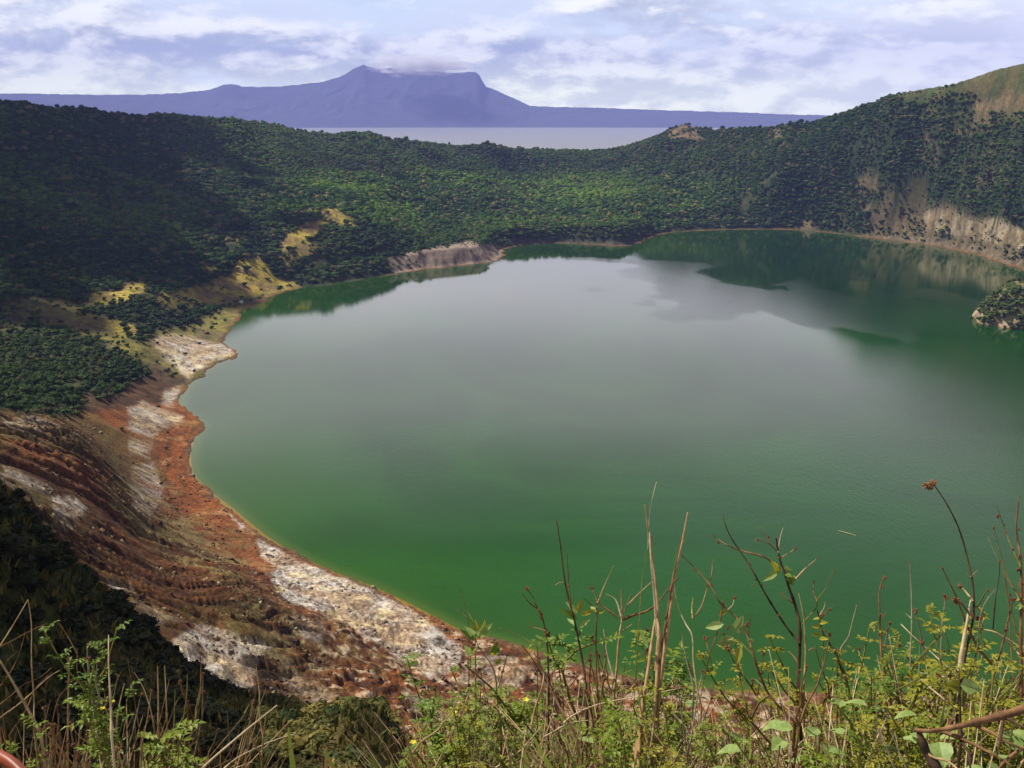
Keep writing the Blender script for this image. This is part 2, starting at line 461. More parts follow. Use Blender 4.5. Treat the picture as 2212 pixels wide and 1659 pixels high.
# ------------------------------------------------------------------ what covers the land
PX, PY = proj(np.stack([GX, GY, Z], -1))
_nz1 = fbm(GX / 22, GY / 22, 81, 4)
_nz2 = fbm(GX / 6, GY / 6, 82, 4)
_nz3 = fbm(GX / 60, GY / 60, 83, 3)
def blob(pts, soft=14, wob=30, D0=0, D1=1e9):
    """soft patch of ground, outlined by where its edge stands in the view, with a ragged border"""
    x = PX + (_nz1 - .5) * wob * 2 + (_nz2 - .5) * wob
    y = PY + (_nz3 - .5) * wob * .6 + (_nz2 - .5) * wob * .5
    best = np.full(PX.shape, 1e9, np.float32)
    ins = np.zeros(PX.shape, bool)
    xs = [p[0] for p in pts]; ys = [p[1] for p in pts]
    win = (x > min(xs) - 60) & (x < max(xs) + 60) & (y > min(ys) - 60) & (y < max(ys) + 60) & (RR > D0) & (RR < D1)
    res = np.zeros(PX.shape, np.float32)
    if not win.any():
        return res
    xx, yy = x[win], y[win]
    b = np.full(xx.shape, 1e9); i_ = np.zeros(xx.shape, bool)
    for k in range(len(pts)):
        (ax, ay), (bx, by) = pts[k], pts[(k + 1) % len(pts)]
        dx, dy = bx - ax, by - ay
        q = np.clip(((xx - ax) * dx + (yy - ay) * dy) / (dx * dx + dy * dy + 1e-9), 0, 1)
        b = np.minimum(b, np.hypot(xx - ax - q * dx, yy - ay - q * dy))
        if dy: i_ ^= ((ay > yy) != (by > yy)) & (xx < dx * (yy - ay) / dy + ax)
    res[win] = sstep(-soft, soft, np.where(i_, b, -b))
    return res
def ell(cx, cy_, rx, ry, soft=10, wob=16, n=14, **k):
    return blob([(cx + rx * math.cos(2 * math.pi * i / n), cy_ + ry * math.sin(2 * math.pi * i / n)) for i in range(n)], soft, wob, **k)
C = lambda r, g, b: np.array([r, g, b], np.float32)
col = np.empty((nr, nc, 3), np.float32)
col[:] = C(.022, .040, .012)
def lay(m, c1, c2=None, nz=None):
    global col
    c_ = c1 if c2 is None else c1 + (c2 - c1) * sstep(.3, .7, nz if nz is not None else _nz2)[..., None]
    col += (c_ - col) * np.clip(m, 0, 1)[..., None]
dens = np.ones((nr, nc), np.float32)                # how thick the bushes stand
def thin(m, k):
    global dens
    dens *= 1 - np.clip(m, 0, 1) * k
far = sstep(800, 860, RR)
# olive scrub ground under the wood
lay(sstep(.45, .62, _nz1) * .8, C(.035, .050, .014), C(.065, .062, .020))
# grassy upper right
g = blob([(1920, 200), (2060, 176), (2230, 116), (2400, 50), (2400, 380), (2212, 290), (2150, 262), (2090, 295), (2050, 262), (1985, 240), (1940, 222)], 10, 24, D0=900)
lay(g, C(.050, .072, .018), C(.105, .092, .032), _nz1); thin(g, .93)
for b_ in [[(1900, 240), (1960, 225), (2010, 235), (1960, 262), (1900, 262)], [(2000, 222), (2060, 214), (2130, 212), (2110, 236), (2040, 246)],
           [(2090, 275), (2150, 262), (2400, 262), (2400, 300), (2212, 300), (2120, 292)], [(1990, 262), (2050, 250), (2110, 262), (2080, 300), (2010, 292)]]:
    g2 = blob(b_, 8, 18, D0=900); lay(g2, C(.028, .045, .014)); dens = np.maximum(dens, g2 * .85)
tan1, tan2 = C(.125, .090, .045), C(.22, .155, .085)
for pts, k in [([(2100, 225), (2230, 190), (2400, 200), (2400, 235), (2212, 240), (2130, 250)], .8),
               ([(2060, 290), (2140, 240), (2170, 250), (2110, 285), (2080, 300)], .8),
               ([(1985, 290), (2010, 290), (2025, 350), (2005, 362), (1992, 330)], .9),
               ([(2110, 380), (2170, 365), (2190, 372), (2140, 392), (2100, 400)], .7),
               ([(1455, 290), (1470, 272), (1490, 268), (1512, 280), (1510, 306), (1490, 300), (1455, 300)], .95),
               ([(1668, 280), (1680, 276), (1682, 292), (1668, 310), (1660, 305)], .9),
               ([(1840, 400), (1880, 370), (1905, 400), (1950, 420), (2040, 440), (2110, 470), (2212, 500), (2300, 520), (2300, 560), (2212, 565), (2120, 545), (2050, 530), (1950, 515), (1870, 500), (1870, 450), (1900, 430)], .55),
               ([(1735, 450), (1750, 470), (1760, 495), (1740, 497), (1728, 470)], .85),
               ([(1780, 440), (1870, 380), (1890, 400), (1830, 450), (1800, 480)], .3)]:
    m = blob(pts, 8, 20, D0=850) * k * sstep(.30, .52, _nz2 * .5 + _nz1 * .5 + .05)
    lay(m, tan1, tan2); thin(sstep(.1, .5, m), .86)
# pale cliff faces and talus
m = blob([(1990, 458), (2060, 455), (2110, 478), (2150, 470), (2212, 500), (2300, 520), (2300, 560), (2212, 540), (2160, 530), (2110, 515), (2060, 505), (2000, 500)], 5, 12, D0=850)
lay(m * .9 * sstep(.30, .5, fbm(sarc / 9, Z / 6, 311, 4)), C(.36, .30, .21), C(.24, .17, .10), _nz2); thin(m, .75)
m = blob([(1880, 502), (2000, 512), (2120, 530), (2212, 560), (2300, 590), (2212, 585), (2120, 556), (2000, 531), (1860, 512)], 4, 6, D0=850)
lay(m * .9, C(.18, .14, .09), C(.11, .085, .045)); thin(m, .5)
# bluff left of the middle, bare pink-grey rock
m = blob([(850, 560), (880, 545), (960, 530), (1010, 522), (1060, 528), (1094, 540), (1088, 570), (1000, 582), (900, 592), (850, 598)], 6, 12, D0=850)
lay(m, C(.20, .15, .13), C(.30, .23, .18)); thin(m, .96)
m = blob([(1095, 515), (1180, 518), (1300, 522), (1380, 515), (1385, 535), (1300, 540), (1095, 540)], 4, 8, D0=850)
lay(m * .6, C(.10, .085, .075)); thin(m, .5)
# yellow grass clearings
yg1, yg2 = C(.42, .33, .050), C(.24, .16, .065)
for pts, k in [([(690, 455), (720, 448), (760, 478), (775, 495), (740, 492), (700, 480)], 1), ([(620, 505), (660, 480), (710, 478), (700, 500), (650, 520), (625, 545), (610, 535)], 1),
               ([(640, 455), (690, 448), (700, 460), (650, 470)], .5),
               ([(520, 565), (560, 555), (575, 580), (590, 610), (560, 630), (500, 640), (450, 625), (470, 600), (500, 590)], 1), ([(560, 600), (600, 605), (640, 615), (600, 632), (540, 640)], .5),
               ([(440, 650), (500, 605), (600, 600), (645, 622), (560, 642), (480, 662)], .8), ([(600, 560), (660, 520), (690, 540), (620, 580)], .6),
               ([(420, 580), (460, 565), (470, 590), (430, 600)], .7),
               ([(260, 620), (310, 600), (330, 620), (300, 640), (250, 645)], .9), ([(180, 640), (260, 622), (290, 650), (230, 660), (170, 668)], .7),
               ([(330, 640), (400, 620), (480, 640), (440, 665), (360, 670)], .55),
               ([(130, 690), (200, 680), (290, 700), (300, 730), (230, 720), (170, 715), (120, 700)], .85), ([(470, 505), (530, 510), (520, 525), (470, 520)], .5),
               ([(400, 620), (470, 610), (500, 640), (420, 650)], .7)]:
    m = blob(pts, 8, 16, D0=480, D1=1400) * k * sstep(.18, .38, _nz2)
    lay(m, yg1, yg2, fbm(GX / 10, GY / 10, 341, 3)); thin(m * 1.3, .97)
# bare scrub bank at the left shore
m = blob([(80, 650), (130, 640), (200, 690), (300, 740), (330, 720), (420, 700), (470, 670), (560, 640), (640, 620), (640, 640), (520, 690), (490, 720), (480, 745), (520, 770), (440, 810), (400, 860), (330, 830), (290, 780), (200, 730), (100, 700)], 10, 16, D0=450, D1=1100)
lay(m * .85, C(.17, .125, .060), C(.24, .21, .045), _nz1); thin(m, .88)
lay(m * sstep(.5, .62, _nz2) * .7, C(.09, .085, .025))
m = blob([(0, 640), (90, 640), (150, 690), (0, 720)], 10, 14, D0=450, D1=1100)
lay(m * .7, C(.10, .070, .040), C(.17, .15, .04)); thin(m, .7)
# gullied wall and near shore, from 170 to 520 m
nearm = (1 - sstep(470, 540, RR)) * sstep(140, 165, RR)
red1, red2, ochre, dk = C(.14, .042, .014), C(.25, .085, .026), C(.27, .17, .055), C(.035, .018, .010)
bigm = blob([(-400, 880), (0, 890), (150, 905), (250, 850), (330, 800), (400, 830), (393, 870), (440, 915), (411, 990), (500, 1095), (650, 1205), (870, 1298), (1160, 1408), (1450, 1488), (2400, 1500), (2400, 2200), (-400, 2200)], 10, 16, D0=160, D1=620)
base = red1 + (red2 - red1) * sstep(.35, .65, _nz1)[..., None]
base = base + (ochre - base) * (sstep(.52, .7, _nz2) * .55)[..., None]
base = base + (C(.10, .085, .025) - base) * (sstep(.5, .75, _nz3) * .55)[..., None]
base = base * (1 - .45 * sstep(.45, .2, rill) * leftness)[..., None] if False else base
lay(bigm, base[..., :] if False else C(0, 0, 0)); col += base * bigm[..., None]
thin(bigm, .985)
# dark wall earth; shade painted into the rill bottoms, crests painted pale
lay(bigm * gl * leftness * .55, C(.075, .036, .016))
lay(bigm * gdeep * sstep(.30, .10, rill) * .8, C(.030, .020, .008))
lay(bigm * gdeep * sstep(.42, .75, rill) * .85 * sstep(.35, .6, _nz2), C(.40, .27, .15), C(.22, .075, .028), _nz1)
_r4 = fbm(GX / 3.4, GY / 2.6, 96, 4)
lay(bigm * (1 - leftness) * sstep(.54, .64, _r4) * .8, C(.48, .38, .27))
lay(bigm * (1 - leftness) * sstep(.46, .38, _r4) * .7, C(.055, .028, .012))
lay(bigm * sstep(.52, .70, _nz3) * sstep(.45, .6, _r4) * .5, C(.13, .11, .03))
# olive growth lower on the wall
m = blob([(250, 1020), (380, 1100), (450, 1150), (560, 1230), (520, 1280), (430, 1230), (330, 1180), (250, 1100)], 14, 26, D1=520)
lay(m * .6 * sstep(.35, .6, _nz2), C(.11, .095, .025), C(.24, .19, .08))
m = blob([(180, 845), (260, 815), (330, 795), (395, 815), (398, 850), (360, 872), (300, 868), (250, 885), (150, 900)], 8, 14, D0=330, D1=760)
lay(m * .9, C(.045, .030, .014), C(.11, .060, .028), _nz2)
# orange strand flat
m = blob([(345, 940), (380, 915), (430, 925), (418, 960), (412, 1000), (425, 1045), (500, 1100), (560, 1150), (640, 1205), (590, 1200), (500, 1140), (420, 1080), (350, 1030), (335, 980)], 6, 10, D1=620)
lay(m, C(.22, .068, .016), C(.11, .042, .014), fbm(sdist / 1.6, sarc / 30, 98, 3))
lay(m * sstep(.6, .75, _nz2) * .4, C(.42, .26, .13))
# crusts of pale mineral
wh1, wh2 = C(.54, .50, .47), C(.44, .32, .21)
WHITE = [([(325, 735), (360, 722), (410, 725), (450, 740), (500, 745), (515, 765), (470, 782), (430, 805), (405, 820), (385, 800), (350, 770)], .92),
         ([(275, 880), (310, 865), (345, 880), (390, 900), (400, 915), (350, 925), (330, 945), (285, 930)], .9), ([(360, 840), (395, 830), (395, 860), (365, 880), (350, 870)], .6),
         ([(280, 940), (330, 950), (320, 990), (280, 980)], .45),
         ([(280, 1010), (330, 1000), (350, 1060), (330, 1120), (290, 1100)], .40),
         ([(500, 1110), (540, 1135), (520, 1145)], .9), ([(560, 1165), (640, 1210), (720, 1240), (800, 1270), (880, 1310), (950, 1360), (1000, 1400), (990, 1440), (930, 1465), (870, 1430), (800, 1380), (740, 1340), (690, 1320), (620, 1300), (580, 1250), (600, 1225), (560, 1200)], .93),
         ([(375, 1385), (430, 1350), (500, 1365), (560, 1385), (590, 1400), (560, 1430), (545, 1480), (480, 1500), (430, 1480), (400, 1430)], .9),
         ([(320, 1330), (355, 1330), (360, 1350), (330, 1352)], .8), ([(100, 1075), (150, 1070), (190, 1095), (160, 1120), (120, 1120)], .8), ([(95, 1110), (160, 1140), (130, 1150)], .5),
         ([(235, 1255), (290, 1262), (300, 1282), (250, 1278)], .6), ([(0, 905), (80, 900), (130, 925), (80, 935), (0, 925)], .45),
         ([(600, 1450), (680, 1470), (740, 1500), (700, 1520), (630, 1490)], .5), ([(640, 1330), (700, 1350), (690, 1390), (640, 1370)], .35), ([(0, 1000), (60, 1030), (120, 1060), (60, 1060), (0, 1040)], .5),
         ([(260, 1295), (330, 1310), (400, 1340), (330, 1345), (270, 1320)], .4), ([(850, 1440), (960, 1470), (1100, 1500), (1150, 1440), (1060, 1410), (1000, 1430), (1000, 1470)], .3)]
wm = np.zeros((nr, nc), np.float32)
for pts, k in WHITE:
    wm = np.maximum(wm, blob(pts, 6, 12, D0=150, D1=760) * k)
streak = fbm(GX / 3.2 + _nz1 * 3, GY / 1.6, 91, 4)
wmm = wm * sstep(.30, .52, streak + .25 * (wm - .5))
lay(wmm, wh1, wh2, fbm(GX / 11, GY / 11, 92, 3))
lay(wm * sstep(.42, .30, streak) * .7, C(.20, .12, .075)); thin(wm, 1)
_ck = np.abs(2 * fbm(GX / 3.6 + .6 * _nz2, GY / 3.6, 321, 3) - 1)
lay(wm * sstep(.09, .03, _ck) * .85, C(.10, .06, .04))
lay(wm * sstep(.55, .68, fbm(GX / 2.2, GY / 2.2, 322, 3)) * .6, C(.26, .19, .14))
lay(wm * sstep(.60, .68, fbm(GX / 7, GY / 4, 93, 3)) * .55, C(.72, .60, .34))
# dark lumps, rubble
lay(bigm * (1 - wm) * sstep(.62, .74, fbm(GX / 4.2, GY / 3.2, 95, 3)) * sstep(160, 260, 430 - RR + 120) * .6, C(.05, .022, .012))
# rusty wet strand all round the lake
st = (1 - sstep(1.5, np.where(RR > 800, 4.0, 3.2), sdist + (_nz2 - .5) * 4)) * (sdist > -2)
dark_shore = blob([(640, 600), (810, 590), (820, 610), (640, 640)], 10, 6, D0=850)
lay(st * .92 * (1 - dark_shore), C(.20, .075, .022), C(.12, .070, .035), fbm(GX / 14, GY / 14, 97, 3))
thin(1 - sstep(4, 12, sdist), 1)
# wooded bank above the gullied wall
m = blob([(-400, 700), (0, 715), (100, 715), (200, 740), (290, 770), (320, 800), (260, 830), (200, 850), (100, 870), (0, 880), (-400, 880)], 8, 14, D0=330, D1=800)
lay(m, C(.030, .045, .012), C(.060, .060, .016)); dens = np.maximum(dens, m * .8)
# near slope of rough grass and heath
nm = 1 - sstep(128, 150, RR)
lay(nm, C(.040, .042, .012), C(.105, .080, .026), _nz2)
lay(nm * sstep(.5, .7, _nz1) * .6, C(.050, .075, .016))
lay(nm * (1 - sstep(7, 14, RR)), C(.075, .050, .026))
thin(1 - sstep(140, 160, RR), 1)
dens[sdist < 2] = 0

m_land, t = mat('crater_land')
geo = t.n('ShaderNodeNewGeometry')
va = t.n('ShaderNodeVertexColor', layer_name='col')
pos = geo.outputs['Position']
f1 = t.noise(pos, 0.9, 6, .65)
f2 = t.noise(pos, 0.16, 5, .6)
k1 = t.ramp(f1, .25, .75)
k2 = t.ramp(f2, .3, .7)
f = t.math('MULTIPLY', t.math('ADD', .45, t.math('MULTIPLY', k1, 1.1)), t.math('ADD', .75, t.math('MULTIPLY', k2, .5)))
cc = t.mix(1.0, va.outputs[0], t.n('ShaderNodeCombineColor', {0: f, 1: f, 2: f}), 'MULTIPLY')
bmp = t.n('ShaderNodeBump', {'Strength': 1.0, 'Distance': 0.7, 'Height': f1})
bs = t.n('ShaderNodeBsdfPrincipled', {'Base Color': cc, 'Roughness': .92, 'Normal': bmp})
bs.inputs['Specular IOR Level'].default_value = .15
t.n('ShaderNodeOutputMaterial', {'Surface': bs})
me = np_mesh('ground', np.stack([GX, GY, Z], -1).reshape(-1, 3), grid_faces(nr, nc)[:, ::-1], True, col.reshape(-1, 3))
tag(link('ground', me, m_land), 'crater walls, rusty gullied shore and scrub covered slopes around the green lake', 'ground', kind='structure')

# ------------------------------------------------------------------ water
m_lake, t = mat('crater_water')
geo = t.n('ShaderNodeNewGeometry')
pos = geo.outputs['Position']
sh_ = t.n('ShaderNodeAttribute', attribute_name='shoal').outputs['Fac']
wind = t.n('ShaderNodeAttribute', attribute_name='wind').outputs['Fac']
nn = t.noise(pos, .007, 5, .6, 1.6)
deep = t.mix(t.ramp(nn, .38, .62), (.005, .058, .001), (.010, .088, .002))
deep = t.mix(t.math('MULTIPLY', wind, .5), deep, (.010, .062, .018))
deep = t.mix(t.math('MULTIPLY', t.n('ShaderNodeAttribute', attribute_name='far_dark').outputs['Fac'], .68), deep, (.0, .006, .0))  # dark ridge reflection painted into the water colour, growing with distance
deep = t.mix(t.math('MULTIPLY', t.n('ShaderNodeAttribute', attribute_name='shelf').outputs['Fac'], .55), deep, (.030, .085, .002))
deep = t.mix(t.ramp(sh_, .18, .75), deep, (.055, .105, .012))
deep = t.mix(t.ramp(sh_, .78, 1.0), deep, (.28, .17, .02))
stretch = t.n('ShaderNodeMapping', {'Vector': pos, 'Rotation': (0, 0, R(24)), 'Scale': (1, .45, 1)})
b1 = t.noise(stretch, .55, 3, .6)
b2 = t.noise(stretch, 2.2, 2, .6)
hgt = t.math('ADD', t.math('MULTIPLY', b1, .5), t.math('MULTIPLY', b2, .16))
bmp = t.n('ShaderNodeBump', {'Strength': t.math('ADD', .02, t.math('MULTIPLY', wind, .16)), 'Distance': 1.0, 'Height': hgt})
rg = t.math('ADD', .03, t.math('MULTIPLY', wind, .13))
bs = t.n('ShaderNodeBsdfPrincipled', {'Base Color': deep, 'Roughness': rg, 'IOR': 1.38, 'Normal': bmp})
t.n('ShaderNodeOutputMaterial', {'Surface': bs})
# polar sheet limited to the lake bowl (it dips under the land at the shore)
wa = np.radians(np.linspace(-34, 75, 500))
wr = np.concatenate([np.linspace(180, 620, 160)[:-1], np.linspace(620, 1460, 170)])
WA, WR = np.meshgrid(wa, wr)
WX, WY = WR * np.sin(WA), WR * np.cos(WA)
wsd, _ = shore_dist(WX, WY)
wsd = wsd.reshape(WX.shape)
shoal = np.exp(np.minimum(wsd, 0) / 5.0) * np.interp(WR, [200, 500, 800], [1, .9, .25])
wpx, wpy = proj(np.stack([WX, WY, WX * 0], -1))
wind_ = np.full(WX.shape, .10)
def wblob(cx, cy_, rx, ry, k, rot=0, wob=1.0):
    x = (wpx - cx) + (fbm(WX / 60, WY / 60, 101, 4) - .5) * rx * wob
    y = (wpy - cy_) + (fbm(WX / 40, WY / 90, 102, 4) - .5) * ry * 2.2 * wob
    c_, s_ = math.cos(R(rot)), math.sin(R(rot))
    x, y = x * c_ + y * s_, -x * s_ + y * c_
    d = np.hypot(x / rx, y / ry)
    return k * sstep(1.12, .88, d)
for q in [(1760, 668, 420, 42, .75, 6), (1480, 600, 160, 30, .55, 14), (2100, 655, 210, 14, .9, 10), (2050, 690, 150, 8, .8, 8), (1720, 616, 50, 3, .8, 2), (1860, 603, 80, 3.5, .7, 4),
          (1300, 560, 90, 5, .5, 2)]:
    wind_ = np.maximum(wind_, wblob(*q))
wind_ = np.maximum(wind_, .9 * sstep(0, 1, (wpx - 1250) / 900 + (wpy - 760) / 500 - .25 + (fbm(WX / 90, WY / 90, 105, 4) - .5) * .6) * sstep(640, 760, wpy + (fbm(WX / 50, WY / 50, 107, 3) - .5) * 60 - (wpx - 1900) * .12))
wind_ = np.maximum(wind_, .10 + .45 * sstep(.52, .70, fbm(WX / 70 + 1.2 * fbm(WX / 120, WY / 120, 111, 3), WY / 150, 110, 4)) * sstep(820, 940, wpy))
keep = wsd < 8
F = grid_faces(*WX.shape)[:, ::-1]
kf = keep.ravel()[F].all(1)
me = np_mesh('lake', np.stack([WX, WY, WX * 0], -1).reshape(-1, 3), F[kf], True, None, {'shoal': shoal, 'wind': wind_})
used = np.unique(F[kf])
remap = np.full(WX.size, -1); remap[used] = np.arange(len(used))
bpy.data.meshes.remove(me)
V = np.stack([WX, WY, WX * 0], -1).reshape(-1, 3)[used]
me = np_mesh('crater_lake', V, remap[F[kf]], True, None, {'shoal': shoal.ravel()[used], 'shelf': np.exp(np.minimum(wsd, 0) / 55).ravel()[used], 'far_dark': (.5 * sstep(380, 600, WR + (fbm(WX / 60, WY / 60, 352, 3) - .5) * 160) + .5 * sstep(780, 1000, WR + (fbm(WX / 90, WY / 90, 351, 3) - .5) * 160)).ravel()[used], 'wind': wind_.ravel()[used]})
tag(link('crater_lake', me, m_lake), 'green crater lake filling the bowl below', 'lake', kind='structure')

m_far, t = mat('far_lake_water')
geo = t.n('ShaderNodeNewGeometry')
b = t.noise(t.n('ShaderNodeMapping', {'Vector': geo.outputs['Position'], 'Scale': (.004, .02, 1)}), 1.0, 5, .6)
bs = t.n('ShaderNodeBsdfPrincipled', {'Base Color': t.mix(b, (.20, .22, .21), (.27, .28, .26)), 'Roughness': .5, 'IOR': 1.33})
t.n('ShaderNodeOutputMaterial', {'Surface': bs})
fa, fr = np.meshgrid(np.radians(np.linspace(-62, 62, 60)), np.geomspace(2050, 13200, 40))
me = np_mesh('lake', np.stack([fr * np.sin(fa), fr * np.cos(fa), fr * 0 - .6], -1).reshape(-1, 3), grid_faces(40, 60)[:, ::-1], True)
tag(link('lake', me, m_far), 'pale lake beyond the crater rim', 'lake', kind='structure')

# ------------------------------------------------------------------ far shore and mountain
SKYL = [(-1600, 215), (-700, 208), (-300, 204), (0, 202), (120, 203), (200, 205), (330, 204), (400, 200), (450, 194), (470, 188), (485, 183), (500, 181), (513, 183), (525, 187), (560, 188), (600, 187),
        (650, 182), (700, 176), (740, 163), (760, 151), (775, 143), (785, 140), (800, 145), (820, 147), (850, 147), (900, 150), (950, 155), (985, 158), (1010, 156),
        (1028, 156), (1036, 163), (1042, 175), (1050, 187), (1070, 194), (1090, 203), (1110, 212), (1130, 222), (1145, 229), (1200, 231), (1250, 232), (1400, 237),
        (1500, 240), (1600, 243), (1700, 247), (1770, 249), (1900, 253), (2212, 256), (2800, 256), (3800, 250)]
sa = np.array([math.atan2(*ray(x, y)[:2]) for x, y in SKYL]); st_ = np.array([ray(x, y)[2] for x, y in SKYL])
ma = np.radians(np.concatenate([np.linspace(-60, -31, 60)[:-1], np.linspace(-31, 31, 1100), np.linspace(31, 60, 60)[1:]]))
mr = np.concatenate([[10420, 10500], np.linspace(10550, 12600, 150), [13000]])
MA, MR = np.meshgrid(ma, mr)
MX, MY = MR * np.sin(MA), MR * np.cos(MA)
peak = np.interp(MA, sa, st_)
crestD = 11700.0
crest = EYE + peak * crestD
q = np.clip((MR - 10500) / (crestD - 10500), 0, 1)
prof = np.where(MR < crestD, np.minimum(q ** 1.15, 1), 1 - .35 * (MR - crestD) / 1300)
rid = 1 - np.abs(2 * fbm(MA * 38 + 2.2 * fbm(MX / 500, MY / 500, 5, 4), MR / 900, 21, 5, .55) - 1)
MZ = crest * prof - (1 - rid) * 55 * (q * (1 - q) * 4) * np.clip((crest - 60) / 350, .15, 1.2)
MZ += (fbm(MX / 420, MY / 420, 27, 4) - .5) * 34 * q * (1 - q) * 4
MZ += (fbm(MX / 60, MY / 60, 23, 3) - .5) * 14 * q + (fbm(MA * 900, MR / 200, 25, 3) - .45) * 9 * q
MZ = np.where(MR < 10499, -3, np.maximum(MZ, np.minimum((MR - 10500) * .5, 8)))
mt = (MZ - EYE) / MR
over = np.maximum(mt - np.interp(MA, sa, st_) - .0004, 0)
MZ -= over * MR
m_mt, t = mat('far_mountain')
geo = t.n('ShaderNodeNewGeometry')
n_ = t.noise(geo.outputs['Position'], .006, 7, .65)
bs = t.n('ShaderNodeBsdfPrincipled', {'Base Color': t.mix(t.ramp(n_, .3, .7), (.030, .038, .060), (.048, .056, .075)), 'Roughness': 1})  # some of the haze's blue is put into the base colour
t.n('ShaderNodeOutputMaterial', {'Surface': bs})
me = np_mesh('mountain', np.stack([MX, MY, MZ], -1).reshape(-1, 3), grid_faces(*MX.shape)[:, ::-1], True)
tag(link('mountain', me, m_mt), 'flat topped mountain fading to violet blue with low hills along the far shore', 'mountain', kind='structure')
# ------------------------------------------------------------------ woods
m_leaf, t = mat('leaf_green')
va = t.n('ShaderNodeVertexColor', layer_name='col')
oi = t.n('ShaderNodeObjectInfo')
lf = t.mix(1.0, va.outputs[0], oi.outputs['Color'], 'MULTIPLY')
bs = t.n('ShaderNodeBsdfPrincipled', {'Base Color': lf, 'Roughness': .75})
bs.inputs['Specular IOR Level'].default_value = .2
tr = t.n('ShaderNodeBsdfTranslucent', {'Color': lf})
t.n('ShaderNodeOutputMaterial', {'Surface': t.n('ShaderNodeMixShader', {0: .18, 1: bs, 2: tr})})
m_bark, t = mat('bark')
geo = t.n('ShaderNodeTexCoord')
n_ = t.noise(geo.outputs['Object'], 9, 5, .6)
bs = t.n('ShaderNodeBsdfPrincipled', {'Base Color': t.mix(n_, (.06, .045, .03), (.17, .13, .09)), 'Roughness': .9})
t.n('ShaderNodeOutputMaterial', {'Surface': bs})

def crown_template(rng, ncard, sub, flat=.62, spread=1.0):
    """unit crown: several uneven lobes with leaf sprays standing off them; returns verts, quads, shade"""
    import bmesh
    V, F, Tn = [], [], []
    lobes = [(0, 0, .55, .62)]
    for k in range(rng.integers(4, 7)):
        a = rng.uniform(0, 6.28); r = rng.uniform(.35, .62) * spread
        lobes.append((math.cos(a) * r, math.sin(a) * r, rng.uniform(.35, .75), rng.uniform(.28, .46)))
    for (lx, ly, lz, lr) in lobes:
        nu, nv = (8, 5) if sub else (6, 4)
        b0 = len(V)
        for j in range(nv):
            th = math.pi * (j + .35) / (nv - .3)
            for i in range(nu):
                ph = 2 * math.pi * (i + .5 * (j % 2)) / nu
                rr = lr * rng.uniform(.72, 1.15)
                V.append((lx + rr * math.sin(th) * math.cos(ph), ly + rr * math.sin(th) * math.sin(ph), lz + rr * math.cos(th) * flat * 1.1))
                Tn.append(rng.uniform(.75, 1.1))
        for j in range(nv - 1):
            for i in range(nu):
                F.append((b0 + j * nu + i, b0 + (j + 1) * nu + i, b0 + (j + 1) * nu + (i + 1) % nu, b0 + j * nu + (i + 1) % nu))
        F.append((b0, b0 + 2, b0 + 4, b0 + nu - 1))
    for k in range(ncard):
        lx, ly, lz, lr = lobes[rng.integers(len(lobes))]
        d = rng.normal(size=3); d[2] = abs(d[2]) * .9 - .15; d /= np.linalg.norm(d)
        p = np.array([lx, ly, lz]) + d * lr * rng.uniform(.85, 1.25) * np.array([1, 1, flat * 1.1])
        u = rng.normal(size=3); u /= np.linalg.norm(u); u -= d * u.dot(d) * .6
        v = np.cross(d, u); s_ = rng.uniform(.09, .19) * (1.0 if sub else 1.4)
        u, v = u * s_, v * s_ * .7
        b0 = len(V)
        V += [p - u, p - v, p + u, p + v]
        Tn += [rng.uniform(.85, 1.45)] * 4
        F.append((b0, b0 + 1, b0 + 2, b0 + 3))
    return np.array(V, np.float32), np.array(F, np.int32), np.array(Tn, np.float32)
T_HI = [crown_template(RNG, 170, True) for _ in range(5)]
T_MID = [crown_template(RNG, 46, False, .62, 1.25) for _ in range(6)]
T_LO = [crown_template(RNG, 14, False) for _ in range(6)]

# where they stand
rng = np.random.default_rng(5)
cand = []
N0 = 300000
a_ = rng.uniform(R(-31), R(31), N0)
r_ = np.sqrt(rng.uniform(430 ** 2, 2080 ** 2, N0))
N1 = 130000                                # the steep right wall is seen face on and needs more
a_ = np.concatenate([a_, rng.uniform(R(13), R(31), N1)]); r_ = np.concatenate([r_, rng.uniform(1030, 1620, N1)]); N0 += N1
X, Y = r_ * np.sin(a_), r_ * np.cos(a_)
zz, j0, i0 = ground_at(X, Y)
steep = sstep(.35, .8, (Z[np.minimum(j0 + 4, nr - 1), i0] - Z[np.maximum(j0 - 4, 0), i0]) / (rs[np.minimum(j0 + 4, nr - 1)] - rs[np.maximum(j0 - 4, 0)]))
pr = dens[j0, i0] * (sdist[j0, i0] > 5) * (zz > .4)
# drop what stands beyond the rim crest
dcrest = np.interp(a_, np.radians(azs), np.interp(np.radians(azs), _rx, _rd))
pr *= (r_ < dcrest + 25)
# sparse bushes on bare patches, gaps in the wood
gap = fbm(X / 16, Y / 16, 201, 3)
pr *= sstep(.34, .42, gap + .09)
ok = rng.uniform(size=N0) < pr
X, Y, zz, r_, a_, j0, i0, gap, steep = (q[ok] for q in (X, Y, zz, r_, a_, j0, i0, gap, steep))
